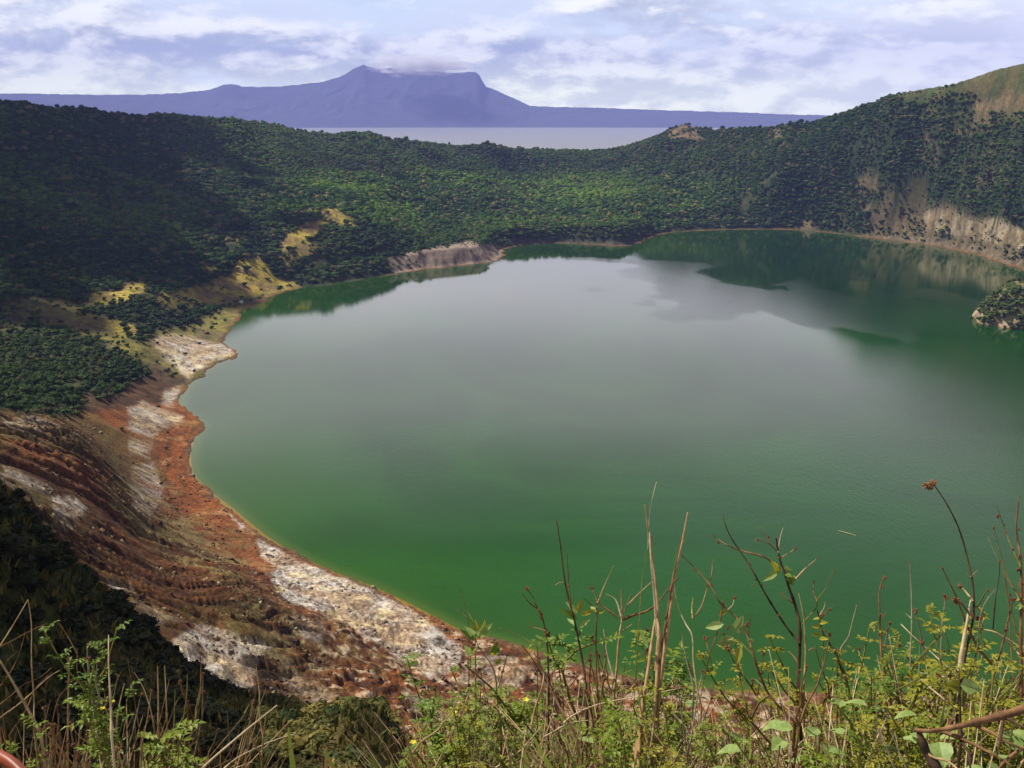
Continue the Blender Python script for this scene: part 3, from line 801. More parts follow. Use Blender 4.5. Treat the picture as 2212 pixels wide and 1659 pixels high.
# spacing by a coarse cell rule
size = rng.gamma(2.4, .85, len(X)) + .7
size = np.minimum(np.clip(size, .8, 4.4), np.interp(r_, [650, 900], [2.5, 4.4])) * (.7 + .6 * fbm(X / 70, Y / 70, 221, 3)) * np.where(dens[j0, i0] < .5, .6, 1.0)
order = np.argsort(-size)
cell = {}
keep = []
for k in order:
    cx_, cy_ = int(X[k] // 4), int(Y[k] // 4)
    good = True
    for ax in (-1, 0, 1):
        for ay in (-1, 0, 1):
            for q in cell.get((cx_ + ax, cy_ + ay), ()):
                if (X[q] - X[k]) ** 2 + (Y[q] - Y[k]) ** 2 + .5 * (zz[q] - zz[k]) ** 2 < ((.84 - .14 * steep[k]) * (size[k] + size[q]) * .5 + .4) ** 2:
                    good = False; break
            if not good: break
        if not good: break
    if good:
        cell.setdefault((cx_, cy_), []).append(k)
        keep.append(k)
keep = np.array(keep)
X, Y, zz, r_, a_, size, j0, i0, steep = (q[keep] for q in (X, Y, zz, r_, a_, size, j0, i0, steep))
zz = zz + steep * size * .35
print('crowns', len(X))
tone = fbm(X / 120, Y / 120, 203, 3)
tone2 = rng.uniform(size=len(X))
g0 = np.array([.010, .042, .004]); g1 = np.array([.075, .150, .008]); g2 = np.array([.150, .130, .045])
tc_ = g0 + (g1 - g0) * np.clip(.05 + .75 * tone2 ** 1.4 + 1.4 * (tone - .5), 0, 1.15)[:, None]
tc_ = tc_ + (g2 - tc_) * (rng.uniform(size=len(X)) < .10)[:, None] * .8
px_, py_ = proj(np.stack([X, Y, zz], -1))
# the flat wooded apron behind the lake is lighter, yellower growth
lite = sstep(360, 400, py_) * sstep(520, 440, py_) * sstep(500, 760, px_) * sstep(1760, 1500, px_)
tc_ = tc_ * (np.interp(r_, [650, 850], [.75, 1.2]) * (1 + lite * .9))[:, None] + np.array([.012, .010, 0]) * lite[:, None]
aspect = rng.uniform(.6, 1.45, len(X))
rot = rng.uniform(0, 6.28, len(X))
# the largest in view become trees of their own
app = size / r_ * (px_ > -15) * (px_ < 2230)
sky_ = (np.abs(r_ - np.interp(a_, np.radians(azs), np.interp(np.radians(azs), _rx, _rd))) < 30) & (px_ > 0) & (px_ < 2212)
pick = np.argsort(-app)[:215]
cand_sky = np.where(sky_)[0]
pick_sky = cand_sky[np.argsort(-size[cand_sky])][:60]
solo = np.zeros(len(X), bool); solo[pick] = True; solo[pick_sky] = True
PV, PF, PC = [], [], []
base = 0
rest = np.where(~solo)[0]
lod = np.where(r_ < 900, 0, np.where(r_ < 1350, 1, 2))
for L, TS in ((0, T_MID), (1, T_MID), (2, T_LO)):
    for k, (tv, tf, tt) in enumerate(TS):
        idx = rest[(lod[rest] == L) & ((rest % len(TS)) == k)]
        if not len(idx): continue
        c_, s_ = np.cos(rot[idx]), np.sin(rot[idx])
        sz = size[idx]
        x = (tv[None, :, 0] * c_[:, None] - tv[None, :, 1] * s_[:, None]) * sz[:, None]
        y = (tv[None, :, 0] * s_[:, None] + tv[None, :, 1] * c_[:, None]) * sz[:, None]
        z = (tv[None, :, 2] * aspect[idx][:, None]) * sz[:, None]
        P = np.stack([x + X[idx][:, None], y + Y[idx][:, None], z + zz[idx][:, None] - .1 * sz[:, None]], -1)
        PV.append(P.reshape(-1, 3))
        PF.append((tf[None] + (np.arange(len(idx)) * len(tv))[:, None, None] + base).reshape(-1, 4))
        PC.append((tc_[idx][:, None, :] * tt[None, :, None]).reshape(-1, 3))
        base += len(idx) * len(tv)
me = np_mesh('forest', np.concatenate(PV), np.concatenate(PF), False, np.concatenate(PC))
tag(link('forest', me, m_leaf), 'dense low forest and scrub covering the crater slopes', 'forest', kind='stuff')
print('forest faces', len(me.polygons))

# single trees: crown and trunk meshes shared between copies
def tube(bm_v, bm_f, pts, rad, n=6):
    """tapered tube along pts"""
    pts = [Vector(p) for p in pts]
    b0 = len(bm_v)
    prev = None
    for i, p in enumerate(pts):
        d = (pts[min(i + 1, len(pts) - 1)] - pts[max(i - 1, 0)]).normalized()
        ref = Vector((0, 0, 1)) if abs(d.z) < .95 else Vector((1, 0, 0))
        u = d.cross(ref).normalized() if prev is None else (prev - d * prev.dot(d)).normalized()
        prev = u
        v = d.cross(u)
        for k in range(n):
            a = 2 * math.pi * k / n
            bm_v.append(tuple(p + (u * math.cos(a) + v * math.sin(a)) * rad[i]))
    for i in range(len(pts) - 1):
        for k in range(n):
            bm_f.append((b0 + i * n + k, b0 + i * n + (k + 1) % n, b0 + (i + 1) * n + (k + 1) % n, b0 + (i + 1) * n + k))
TREE = []
for q, (tv, tf, tt) in enumerate(T_HI):
    cm = np_mesh('crown', tv, tf, False, np.ones((len(tv), 3)) * tt[:, None])
    cm.materials.append(m_leaf)
    V, F = [], []
    tube(V, F, [(0, 0, -.35), (.01, .01, .1), (.03, 0, .35), (.02, .03, .6)], [.07, .055, .045, .02])
    for k in range(4):
        a = k * 1.6 + q
        tube(V, F, [(.02, .0, .15 + .05 * k), (.2 * math.cos(a), .2 * math.sin(a), .35 + .04 * k), (.42 * math.cos(a), .42 * math.sin(a), .55)], [.03, .02, .01], 5)
    tm = np_mesh('trunk', np.array(V), np.array(F), True)
    tm.materials.append(m_bark)
    TREE.append((cm, tm))
def region(x, y, sky):
    if sky:
        if x < 520: return 'low bushy tree on the skyline of the left crater ridge', 'trees along the left ridge line'
        if x < 1340: return 'small tree on the low rim before the pale lake', 'trees along the low rim'
        return 'small tree on the skyline of the right crater ridge', 'trees along the right ridge line'
    if y > 690:
        if x > 230: return 'dark bush at the thicket end next to the pale crusted fan', 'bushes at the end of the left thicket'
        if y < 745: return 'dark bush on the thicket fringe below the bare brown strip', 'bushes on the upper fringe of the left thicket'
        if y > 820: return 'dark bush on the thicket fringe just above the brown gullies', 'bushes on the lower fringe of the left thicket'
        if x < 110: return 'dark bush in the thicket at the left edge of the view', 'bushes at the left edge of the thicket'
        return 'dark bush in the middle of the thicket above the gullies', 'bushes in the middle of the left thicket'
    if x < 330: return 'dark bush at the foot of the shaded slope above the clearings', 'bushes on the shaded left slope'
    if x < 660 and y > 560: return 'dark bush among the yellow grass clearings near the left shore', 'bushes among the yellow clearings'
    if x < 900: return 'green bush in the thicket above the dark left shore', 'bushes above the left shore'
    return 'rounded green tree low on the wooded slope behind the lake', 'trees behind the lake'
for n_i, k in enumerate(np.where(solo)[0]):
    cm, tm = TREE[n_i % len(TREE)]
    lab, grp = region(px_[k], py_[k], bool(sky_[k]))
    if not sky_[k]:
        lab = lab.replace('dark green', 'dark').replace('dark ', ('large ' if size[k] > np.median(size[solo]) else 'small ') + ('pale green ' if tc_[k].mean() > np.median(tc_[solo].mean(1)) else 'dark green '), 1)
    else:
        x_ = px_[k]
        lab += (', by the view edge' if x_ < 180 or x_ > 2100 else ', over the shaded slope' if x_ < 420 else ', left of the mountain' if x_ < 700 else ', below the mountain' if x_ < 1100 else ', by the knoll' if x_ < 1560 else ', at the hill foot' if x_ < 1780 else ', on the shoulder' if x_ < 1950 else ', by the grass')
    is_tree = 'tree' in lab
    big = .95 if sky_[k] else 1.0
    r0 = bpy.data.objects.new('tree' if is_tree else 'bush', None)
    S.collection.objects.link(r0)
    r0.location = (float(X[k]), float(Y[k]), float(zz[k]) + (.25 if is_tree else .05) * size[k])
    r0.rotation_euler = (0, 0, float(rot[k]))
    s_ = float(size[k]) * big
    r0.scale = (s_, s_, s_ * float(aspect[k]) * (1.2 if is_tree else 1))
    tag(r0, lab, 'tree' if is_tree else 'bush', grp)
    c_ = link('crown', cm, None, r0)
    c_.color = (*[float(v) for v in tc_[k]], 1)
    link('trunk', tm, None, r0)
# ------------------------------------------------------------------ plants at the viewer's feet
def plain(name, c1, c2, sc=40, rough=.8, trans=0.0):
    m, t = mat(name)
    tcx = t.n('ShaderNodeTexCoord')
    n_ = t.noise(tcx.outputs['Object'], sc, 4, .6)
    cc_ = t.mix(t.ramp(n_, .3, .7), c1, c2)
    bs = t.n('ShaderNodeBsdfPrincipled', {'Base Color': cc_, 'Roughness': rough})
    bs.inputs['Specular IOR Level'].default_value = .3
    if trans:
        tr = t.n('ShaderNodeBsdfTranslucent', {'Color': cc_})
        bs = t.n('ShaderNodeMixShader', {0: trans, 1: bs, 2: tr})
    t.n('ShaderNodeOutputMaterial', {'Surface': bs})
    return m
M = {'dark': plain('dark_stem', (.030, .016, .010), (.10, .05, .028)),
     'brown': plain('brown_stem', (.11, .050, .022), (.26, .14, .06)),
     'tan': plain('straw', (.27, .17, .075), (.48, .34, .17)),
     'pale': plain('pale_straw', (.42, .31, .18), (.68, .54, .36)),
     'grey': plain('grey_stem', (.16, .15, .10), (.32, .28, .19)),
     'olive': plain('olive_stem', (.10, .11, .02), (.22, .20, .05)),
     'head': plain('dry_seed_head', (.09, .035, .018), (.30, .14, .07), 120),
     'leaf': plain('fresh_leaf', (.13, .20, .014), (.26, .32, .036), 30, .5, .35),
     'leafy': plain('yellow_green_leaf', (.21, .22, .016), (.38, .35, .035), 30, .5, .35),
     'leafd': plain('deep_green_leaf', (.08, .16, .014), (.19, .28, .030), 25, .5, .30),
     'big': plain('broad_leaf', (.22, .33, .08), (.36, .46, .16), 60, .5, .35),
     'petal': plain('yellow_petal', (.75, .60, .02), (.85, .75, .05), 60, .5, .2)}
def raw_mesh(name, V, F, m, smooth=False):
    me = bpy.data.meshes.new(name)
    me.from_pydata([tuple(v) for v in V], [], F)
    me.materials.append(m)
    if smooth:
        me.polygons.foreach_set('use_smooth', [True] * len(me.polygons))
    return me
def leaf_geo(V, F, base, direction, up, L, W, seg=4, droop=.25, serr=0.0):
    """folded ovate blade"""
    d = Vector(direction).normalized()
    s_ = d.cross(Vector(up))
    s_ = s_.normalized() if s_.length > 1e-4 else Vector((1, 0, 0))
    n_ = s_.cross(d).normalized()
    b0 = len(V)
    for i in range(seg + 1):
        q = i / seg
        wdt = W * .5 * (math.sin(math.pi * min(q ** .8, 1)) + .04) * (1 + serr * (i % 2))
        c_ = Vector(base) + d * (L * q) - n_ * (droop * L * q * q)
        V.append(tuple(c_ + s_ * wdt + n_ * wdt * .35))
        V.append(tuple(c_))
        V.append(tuple(c_ - s_ * wdt + n_ * wdt * .35))
    for i in range(seg):
        a = b0 + 3 * i
        F.append((a, a + 1, a + 4, a + 3))
        F.append((a + 1, a + 2, a + 5, a + 4))
def head_geo(V, F, c_, r, rg):
    """spiky dry seed cluster"""
    c_ = Vector(c_)
    for k in range(22):
        d = Vector((rg.gauss(0, 1), rg.gauss(0, 1), rg.gauss(.2, 1))).normalized()
        u = d.orthogonal().normalized(); v = d.cross(u)
        p0, p1 = c_ + d * r * .05, c_ + d * r * rg.uniform(.75, 1.2)
        mid = (p0 + p1) * .5
        b0 = len(V); w_ = r * .26
        V += [tuple(p0), tuple(mid + u * w_), tuple(mid + v * w_), tuple(mid - u * w_), tuple(mid - v * w_), tuple(p1)]
        for a, b in ((1, 2), (2, 3), (3, 4), (4, 1)):
            F.append((b0, b0 + a, b0 + b)); F.append((b0 + 5, b0 + b, b0 + a))
class ZT:
    """tracing frames: enlarged view -> picture units"""
    def __init__(s, ox, oy, k): s.ox, s.oy, s.k = ox, oy, k
    def __call__(s, p): return (s.ox + p[0] * s.k, s.oy + p[1] * s.k)
Z6, Z5, Z4 = ZT(1440, 1036.8, .375), ZT(748.8, 1036.8, .375), ZT(0, 1094.4, .3402)
def pt(x, y, dep):
    """point on the line of sight through (x, y), dep metres from the eye"""
    d = ray(x, y)
    d = d / np.linalg.norm(d)
    return Vector((0, 0, EYE)) + Vector(d) * dep
NRG = random.Random(3)
def smooth_path(P, n=3):
    out = []
    for i in range(len(P) - 1):
        p0, p1, p2, p3 = P[max(i - 1, 0)], P[i], P[i + 1], P[min(i + 2, len(P) - 1)]
        for k in range(n):
            q = k / n
            out.append(.5 * ((2 * p1) + (p2 - p0) * q + (2 * p0 - 5 * p1 + 4 * p2 - p3) * q * q + (3 * p1 - p0 - 3 * p2 + p3) * q ** 3))
    out.append(P[-1])
    return out
def traced(name, label, cat, T, dep, strokes, heads=(), leaves=(), group=None, root=True, flowers=()):
    """strokes: (points base first, width, material); the first one is the stem and reaches the ground"""
    pts0 = [pt(*T(p), dep) for p in strokes[0][0]]
    b = pts0[0]
    gz = ground_z(b.x, b.y) if b.y > .3 else 157.5
    base = Vector((b.x * .98, b.y * .96, min(gz - .03, b.z - .05)))
    e = bpy.data.objects.new(name, None)
    S.collection.objects.link(e)
    e.location = base
    tag(e, label, cat, group)
    drift = [(NRG.uniform(-.10, .10) * dep / 3, NRG.uniform(-.10, .10) * dep / 3) for _ in strokes]
    for si, st_ in enumerate(strokes):
        P, wpx, mk = st_[:3]
        n = len(P)
        d0 = dep if si == 0 else dep
        path = [pt(*T(p), dep + (drift[si][0] * (i / max(n - 1, 1)) if si else 0) + NRG.uniform(-.006, .006) * dep) for i, p in enumerate(P)]
        path = smooth_path(path, 3)
        if si == 0 and root:
            path = [base] + path
        else:
            path = path
        k = wpx * T.k / FPX * dep * .62
        rad = [k * (1.15 - .75 * i / (len(path) - 1)) for i in range(len(path))]
        # knots along the stalk
        rad = [r * (1.25 if (i % 5 == 2) else NRG.uniform(.9, 1.08)) for i, r in enumerate(rad)]
        V, F = [], []
        tube(V, F, [p - base for p in path], rad, 6)
        link('stem' if si == 0 else 'branch', raw_mesh('stem', V, F, M[mk], True), None, e)
    for h in heads:
        x, y, s_ = h[:3]
        V, F = [], []
        c_ = pt(*T((x, y)), dep + NRG.uniform(-.03, .03))
        head_geo(V, F, c_ - base, s_ * T.k / FPX * dep * .5, NRG)
        link('seed_head', raw_mesh('seed_head', V, F, M['head']), None, e)
    for l in leaves:
        x, y, x2, y2, wd = l[:5]
        mk = l[5] if len(l) > 5 else 'big'
        a, b_ = pt(*T((x, y)), dep + NRG.uniform(-.02, .02)), pt(*T((x2, y2)), dep + NRG.uniform(-.06, .06))
        V, F = [], []
        L = (b_ - a).length
        leaf_geo(V, F, a - base, b_ - a, Vector((NRG.uniform(-.3, .3), -.9, .7)), L, wd * T.k / FPX * dep, 6, .12, .10)
        link('leaf', raw_mesh('leaf', V, F, M[mk]), None, e)
    for f in flowers:
        x, y, s_ = f
        V, F = [], []
        c_ = pt(*T((x, y)), dep - .02)
        for k in range(5):
            a = k * 1.257 + NRG.uniform(0, .4)
            leaf_geo(V, F, c_ - base, (math.cos(a), -.5, math.sin(a)), (0, -1, .3), s_ * T.k / FPX * dep * .55, s_ * T.k / FPX * dep * .5, 3, .1)
        link('flower', raw_mesh('flower', V, F, M['petal']), None, e)
    return e

traced('branching_shrub', 'tall dark shrub with broad pale green leaves near its forked top', 'shrub', Z6, 3.0,
    [([(800, 1640), (775, 1500), (757, 1250), (765, 1000), (768, 850), (740, 720), (705, 620), (680, 540), (650, 450), (632, 340)], 17, 'dark'),
     ([(768, 940), (700, 860), (620, 740), (560, 640), (500, 530), (430, 420), (370, 330), (335, 250), (322, 203)], 9, 'dark'),
     ([(650, 510), (590, 460), (540, 435), (420, 405), (350, 375), (300, 345), (268, 318)], 8, 'brown'),
     ([(632, 410), (600, 375), (560, 355), (520, 348)], 5, 'brown'), ([(600, 375), (575, 330), (525, 268)], 6, 'tan'), ([(640, 430), (655, 330), (672, 275)], 6, 'grey'),
     ([(655, 450), (700, 425), (740, 395)], 6, 'tan'), ([(740, 575), (800, 510), (865, 455)], 8, 'tan'), ([(745, 720), (690, 680), (655, 650)], 6, 'brown'),
     ([(780, 830), (860, 740), (870, 690), (920, 620), (965, 510)], 6, 'olive'), ([(868, 700), (845, 640), (850, 590)], 5, 'brown'), ([(765, 1070), (735, 1020), (700, 985)], 7, 'brown'),
     ([(790, 1420), (790, 1200), (800, 1000), (790, 800), (760, 650)], 9, 'tan'), ([(800, 990), (860, 960)], 5, 'tan')],
    [(520, 348, 26), (550, 437, 22), (587, 330, 20), (650, 445, 24), (740, 395, 24), (300, 360, 22), (568, 655, 16), (645, 780, 24), (545, 610, 22), (495, 608, 18), (515, 572, 18), (485, 485, 16), (850, 590, 20), (845, 630, 16), (865, 455, 14), (322, 203, 10), (268, 318, 12), (665, 655, 16), (787, 775, 14), (630, 335, 14)],
    [(625, 515, 612, 455, 40, 'leafy'), (655, 515, 732, 520, 34), (640, 530, 555, 580, 34), (680, 545, 740, 555, 26, 'leafd'), (700, 560, 735, 605, 40, 'leafd'), (645, 540, 610, 470, 30, 'leafy')])
traced('branching_shrub', 'arching brown shrub with drooping serrated leaves left of the dark forked one', 'shrub', Z6, 2.7,
    [([(740, 1400), (600, 1250), (540, 1130), (500, 1010), (470, 910), (420, 820), (380, 770), (310, 710), (250, 605), (170, 515), (85, 432)], 11, 'brown'),
     ([(330, 690), (300, 850), (250, 1000), (215, 1150), (190, 1290)], 7, 'brown'), ([(470, 910), (475, 850), (490, 770)], 5, 'brown'), ([(350, 750), (380, 720), (390, 680)], 5, 'tan'),
     ([(500, 1010), (430, 940), (380, 880), (340, 840)], 6, 'olive'), ([(230, 620), (262, 540), (264, 460)], 4, 'dark'), ([(225, 912), (240, 980), (262, 1060)], 5, 'brown'),
     ([(360, 970), (420, 1050), (450, 1160)], 5, 'tan')],
    [(168, 515, 22), (250, 605, 34), (325, 720, 26), (390, 680, 26), (350, 850, 28), (225, 912, 42), (355, 968, 46), (465, 835, 36), (318, 590, 10)],
    [(330, 830, 218, 850, 44), (385, 905, 285, 950, 50), (395, 860, 440, 785, 42), (425, 880, 375, 830, 40), (425, 960, 405, 1065, 34, 'leafy'), (410, 960, 430, 1000, 26), (460, 930, 515, 925, 24), (300, 780, 355, 745, 22, 'leafy')])
traced('dry_stalk', 'pale forked stem just right of the tall reeds', 'plant', Z6, 2.9,
    [([(200, 1300), (180, 1220), (155, 1050), (148, 900), (110, 830), (70, 740), (48, 640), (42, 560)], 8, 'pale'),
     ([(150, 800), (200, 730), (235, 620), (260, 540), (265, 460)], 6, 'tan'), ([(150, 800), (145, 740), (152, 680)], 5, 'tan'), ([(150, 1120), (110, 1010), (80, 890)], 7, 'grey')])
traced('branching_shrub', 'dark stem crowded with small curled leaves right of the forked shrub', 'shrub', Z6, 2.9,
    [([(1210, 1659), (1130, 1560), (1090, 1300), (1040, 1200), (1010, 1100), (980, 1010), (930, 930), (900, 880), (880, 800), (868, 750)], 12, 'dark'),
     ([(985, 1030), (1010, 960), (1050, 900), (1075, 800), (1095, 725)], 8, 'grey'), ([(905, 900), (902, 1000), (895, 1080)], 5, 'brown'), ([(880, 780), (930, 755), (965, 715)], 4, 'brown'), ([(880, 780), (905, 740), (915, 705)], 4, 'tan')],
    [(1095, 725, 16), (940, 748, 22), (915, 703, 12), (890, 790, 22), (900, 815, 20)],
    [(880, 780 + 22 * k, 850 - 14 * (k % 2) if k % 2 else 925, 770 + 24 * k, 22, 'leafy') for k in range(7)])
traced('seeding_stalk', 'brown stalk with clustered seed heads, third from the right edge', 'plant', Z6, 3.2,
    [([(1290, 1270), (1260, 1130), (1240, 1000), (1228, 900), (1228, 780), (1225, 640), (1255, 565)], 11, 'brown'), ([(1240, 900), (1270, 862)], 6, 'brown'), ([(1232, 800), (1268, 765)], 4, 'brown'), ([(1250, 1080), (1238, 960), (1236, 900)], 10, 'tan')],
    [(1255, 563, 26), (1245, 615, 20), (1235, 780, 22), (1232, 885, 30), (1270, 862, 26)])
traced('dry_stalk', 'straight thin grey stalk with one small head, standing alone before the water', 'plant', Z6, 3.1,
    [([(1460, 1440), (1430, 1330), (1410, 1180), (1405, 1000), (1412, 850), (1410, 650), (1403, 480)], 10, 'grey'), ([(1412, 800), (1375, 768)], 4, 'grey')], [(1403, 480, 14), (1408, 1140, 26)])
traced('dry_stalk', 'straight pale stalk leaning steeply down to the right bush', 'plant', Z6, 3.0, [([(1700, 1160), (1620, 1080), (1520, 990), (1420, 900), (1350, 830)], 8, 'pale')])
traced('dry_stalk', 'short thick sunlit straw cut off at its top', 'plant', Z6, 2.8, [([(1660, 1320), (1570, 1240), (1510, 1190)], 11, 'pale')])
traced('dry_stalk', 'thin upright grey stem between the lone stalk and the right bush', 'plant', Z6, 3.3, [([(1465, 1330), (1462, 1200), (1455, 1080), (1458, 950)], 8, 'grey'), ([(1640, 1150), (1560, 1125), (1455, 1110)], 5, 'pale')])
traced('seeding_stalk', 'tallest bowed stalk with a big russet seed head at its tip', 'plant', Z6, 2.6,
    [([(1690, 1180), (1740, 920), (1768, 780), (1768, 640), (1750, 530), (1720, 400), (1680, 270), (1620, 150), (1570, 70), (1548, 40)], 10, 'dark'),
     ([(1765, 700), (1720, 640), (1680, 605)], 9, 'tan'), ([(1752, 780), (1700, 715), (1665, 690)], 7, 'brown'), ([(1790, 735), (1830, 660), (1850, 635)], 7, 'olive'), ([(1690, 1100), (1705, 960), (1730, 820), (1755, 680)], 17, 'pale'),
     ([(1795, 860), (1830, 720), (1895, 630)], 8, 'grey'), ([(1750, 560), (1790, 520)], 4, 'tan')],
    [(1503, 32, 56), (1535, 22, 48), (1518, 44, 40), (1690, 612, 34), (1665, 690, 50), (1700, 708, 24), (1790, 800, 36), (1810, 798, 24), (1850, 635, 20)])
traced('seeding_stalk', 'tall beaded stems rising along the right edge of the view', 'plant', Z6, 2.7,
    [([(2045, 1250), (2040, 900), (2045, 700), (2038, 450), (2022, 350), (2015, 250), (2030, 100)], 13, 'brown'),
     ([(2040, 500), (1990, 390), (1945, 280), (1905, 155)], 7, 'olive'), ([(2030, 660), (1980, 600), (1950, 540), (1920, 460)], 6, 'brown'), ([(1880, 860), (1895, 680), (1915, 560), (1920, 460)], 5, 'dark'),
     ([(2058, 760), (2000, 620), (1900, 440), (1850, 325)], 4, 'olive')],
    [(1908, 210, 26), (1992, 398, 20), (2035, 440, 34), (2045, 600, 36), (2030, 520, 30), (1945, 258, 14), (1955, 305, 18), (1985, 605, 22), (1920, 470, 16), (2030, 285, 18)],
    [(2058, 690, 1990, 688, 24, 'leafy'), (2058, 730, 2000, 735, 26), (2058, 905, 2010, 890, 22, 'leafy')])
traced('dead_branch', 'thick reddish brown dead branch forking over the lower right corner', 'branch', Z6, 1.9,
    [([(1560, 1659), (1500, 1580), (1480, 1520), (1450, 1450), (1436, 1440)], 42, 'dark'),
     ([(2100, 1305), (2058, 1320), (1960, 1350), (1880, 1370), (1780, 1395), (1700, 1415), (1600, 1435), (1500, 1447), (1435, 1438)][::1], 34, 'brown'),
     ([(1590, 1450), (1700, 1490), (1800, 1540), (1900, 1590), (1990, 1650)], 15, 'brown'), ([(1770, 1410), (1880, 1460), (1960, 1510), (2080, 1560)], 15, 'brown'),
     ([(1690, 1430), (1695, 1500), (1740, 1570), (1750, 1680)], 17, 'dark'), ([(1470, 1500), (1520, 1590), (1620, 1620), (1700, 1690)], 13, 'tan'), ([(1940, 1360), (2010, 1400), (2090, 1440)], 14, 'dark'),
     ([(2060, 1540), (1960, 1610), (1900, 1680)], 14, 'brown'), ([(1935, 1400), (1925, 1480), (1900, 1600)], 12, 'dark')])
traced('dry_stalk', 'dark upright stem with a broad leaf on top above the dead branch', 'plant', Z6, 2.3, [([(1700, 1470), (1692, 1380), (1688, 1200), (1684, 1080)], 11, 'dark')], (),
    [(1690, 1190, 1620, 1180, 60, 'leafy'), (1690, 1180, 1810, 1200, 70, 'big'), (1690, 1150, 1700, 1100, 40, 'leafy')])
for P_, wd, lab in [([(1900, 1420), (1960, 1250), (2058, 1080)], 14, 'slanting brown stem low at the right edge'), ([(1860, 1400), (1900, 1260), (1990, 1130)], 10, 'thin slanting stem beside the bush at the right edge'),
                    ([(2070, 1050), (1990, 960), (1900, 880), (1820, 862)], 10, 'grey bent straw drooping over the right bush'), ([(2070, 1000), (1990, 930), (1900, 880)], 7, 'thin straw drooping over the right bush'),
                    ([(1320, 1320), (1420, 1270), (1530, 1235), (1610, 1190)], 6, 'long pale straw lying nearly level below the lone stalk'), ([(1440, 1659), (1400, 1540), (1330, 1400), (1290, 1270), (1270, 1150)], 10, 'bent brown stem in the weeds under the lone stalk')]:
    traced('dry_stalk', lab, 'plant', Z6, 2.9, [(P_, wd, 'tan' if 'straw' in lab else 'brown')])
# middle
traced('reed_clump', 'clump of tall straight dry reeds, tallest thing in the middle foreground', 'reeds', Z5, 2.6,
    [([(1740, 1659), (1770, 1400), (1790, 1100), (1800, 850), (1785, 650), (1765, 480), (1740, 330), (1720, 140)], 15, 'tan'),
     ([(1680, 1659), (1700, 1350), (1740, 1080), (1770, 850), (1790, 760)], 20, 'tan'),
     ([(1760, 1659), (1790, 1300), (1830, 1000), (1870, 700), (1885, 560), (1920, 420), (1945, 300), (1966, 185)], 18, 'tan'),
     ([(1780, 1400), (1810, 1000), (1850, 750), (1890, 520), (1930, 330)], 11, 'brown'), ([(1735, 400), (1745, 200), (1765, 90), (1785, 10)], 4, 'pale'),
     ([(1790, 900), (1775, 700), (1755, 480), (1745, 300)], 12, 'pale'), ([(1785, 1100), (1800, 900), (1785, 780)], 22, 'tan'), ([(1860, 640), (1890, 560), (1895, 510)], 6, 'brown'), ([(1760, 330), (1785, 405)], 4, 'tan'), ([(1870, 600), (1915, 562)], 6, 'brown')], (),
    [(1735, 970, 1695, 870, 22, 'big')])
traced('dead_shrub', 'leafless pale forked shrub left of the tall reeds', 'shrub', Z5, 2.9,
    [([(1580, 1659), (1550, 1500), (1540, 1250), (1555, 1100), (1570, 900), (1587, 790), (1580, 630)], 16, 'tan'),
     ([(1590, 805), (1650, 780), (1730, 755), (1790, 710), (1860, 620), (1915, 560)], 11, 'brown'), ([(1582, 790), (1550, 690), (1490, 655)], 8, 'grey'), ([(1560, 790), (1480, 730), (1440, 690)], 8, 'brown'),
     ([(1600, 760), (1640, 650)], 6, 'grey'), ([(1610, 730), (1700, 640), (1765, 580)], 7, 'tan'), ([(1590, 870), (1645, 830)], 6, 'tan'), ([(1540, 1150), (1500, 1000), (1480, 860)], 8, 'grey'), ([(1560, 800), (1545, 740)], 5, 'tan')])
traced('seeding_stalk', 'tall dark knobbly stem with a tan tip, left of the pale forked shrub', 'plant', Z5, 2.8,
    [([(1385, 1500), (1380, 1200), (1350, 1000), (1310, 800), (1270, 650), (1245, 500), (1235, 400), (1215, 270), (1205, 225)], 11, 'dark'), ([(1262, 592), (1225, 592), (1200, 607)], 5, 'tan'), ([(1300, 780), (1290, 700), (1280, 600), (1270, 430)], 8, 'brown')],
    [(1207, 240, 16), (1214, 262, 14), (1278, 610, 24), (1272, 440, 10)], [(1330, 760, 1355, 690, 30, 'leafy'), (1340, 770, 1260, 700, 26), (1350, 780, 1430, 745, 26, 'leafy'), (1330, 800, 1230, 740, 30, 'leafd'), (1310, 840, 1270, 780, 26), (1340, 850, 1400, 800, 26)])
traced('seeding_stalk', 'crooked stem with a round brown head and clustered seeds over the lower shore', 'plant', Z5, 2.9,
    [([(1165, 1200), (1160, 1050), (1155, 950), (1130, 800), (1090, 720), (1070, 670), (1042, 632)], 9, 'dark'), ([(1100, 745), (1050, 705), (1012, 655)], 6, 'brown'), ([(1150, 870), (1100, 855), (1055, 845)], 5, 'brown')],
    [(1038, 628, 34), (1115, 775, 34), (1105, 748, 22), (1155, 890, 42), (1062, 848, 22), (1145, 860, 26), (1125, 800, 24)])
traced('seeding_stalk', 'slim upright stem with a tufted head between two dark knobbly stems', 'plant', Z5, 3.0,
    [([(1450, 1330), (1435, 1000), (1440, 800), (1440, 690), (1412, 628)], 9, 'brown'), ([(1445, 710), (1490, 600), (1540, 490)], 7, 'tan'), ([(1410, 720), (1365, 680)], 4, 'brown')],
    [(1412, 625, 30), (1440, 740, 24), (1440, 715, 20)], [(1440, 760, 1400, 720, 22), (1445, 770, 1490, 745, 20, 'leafy')])
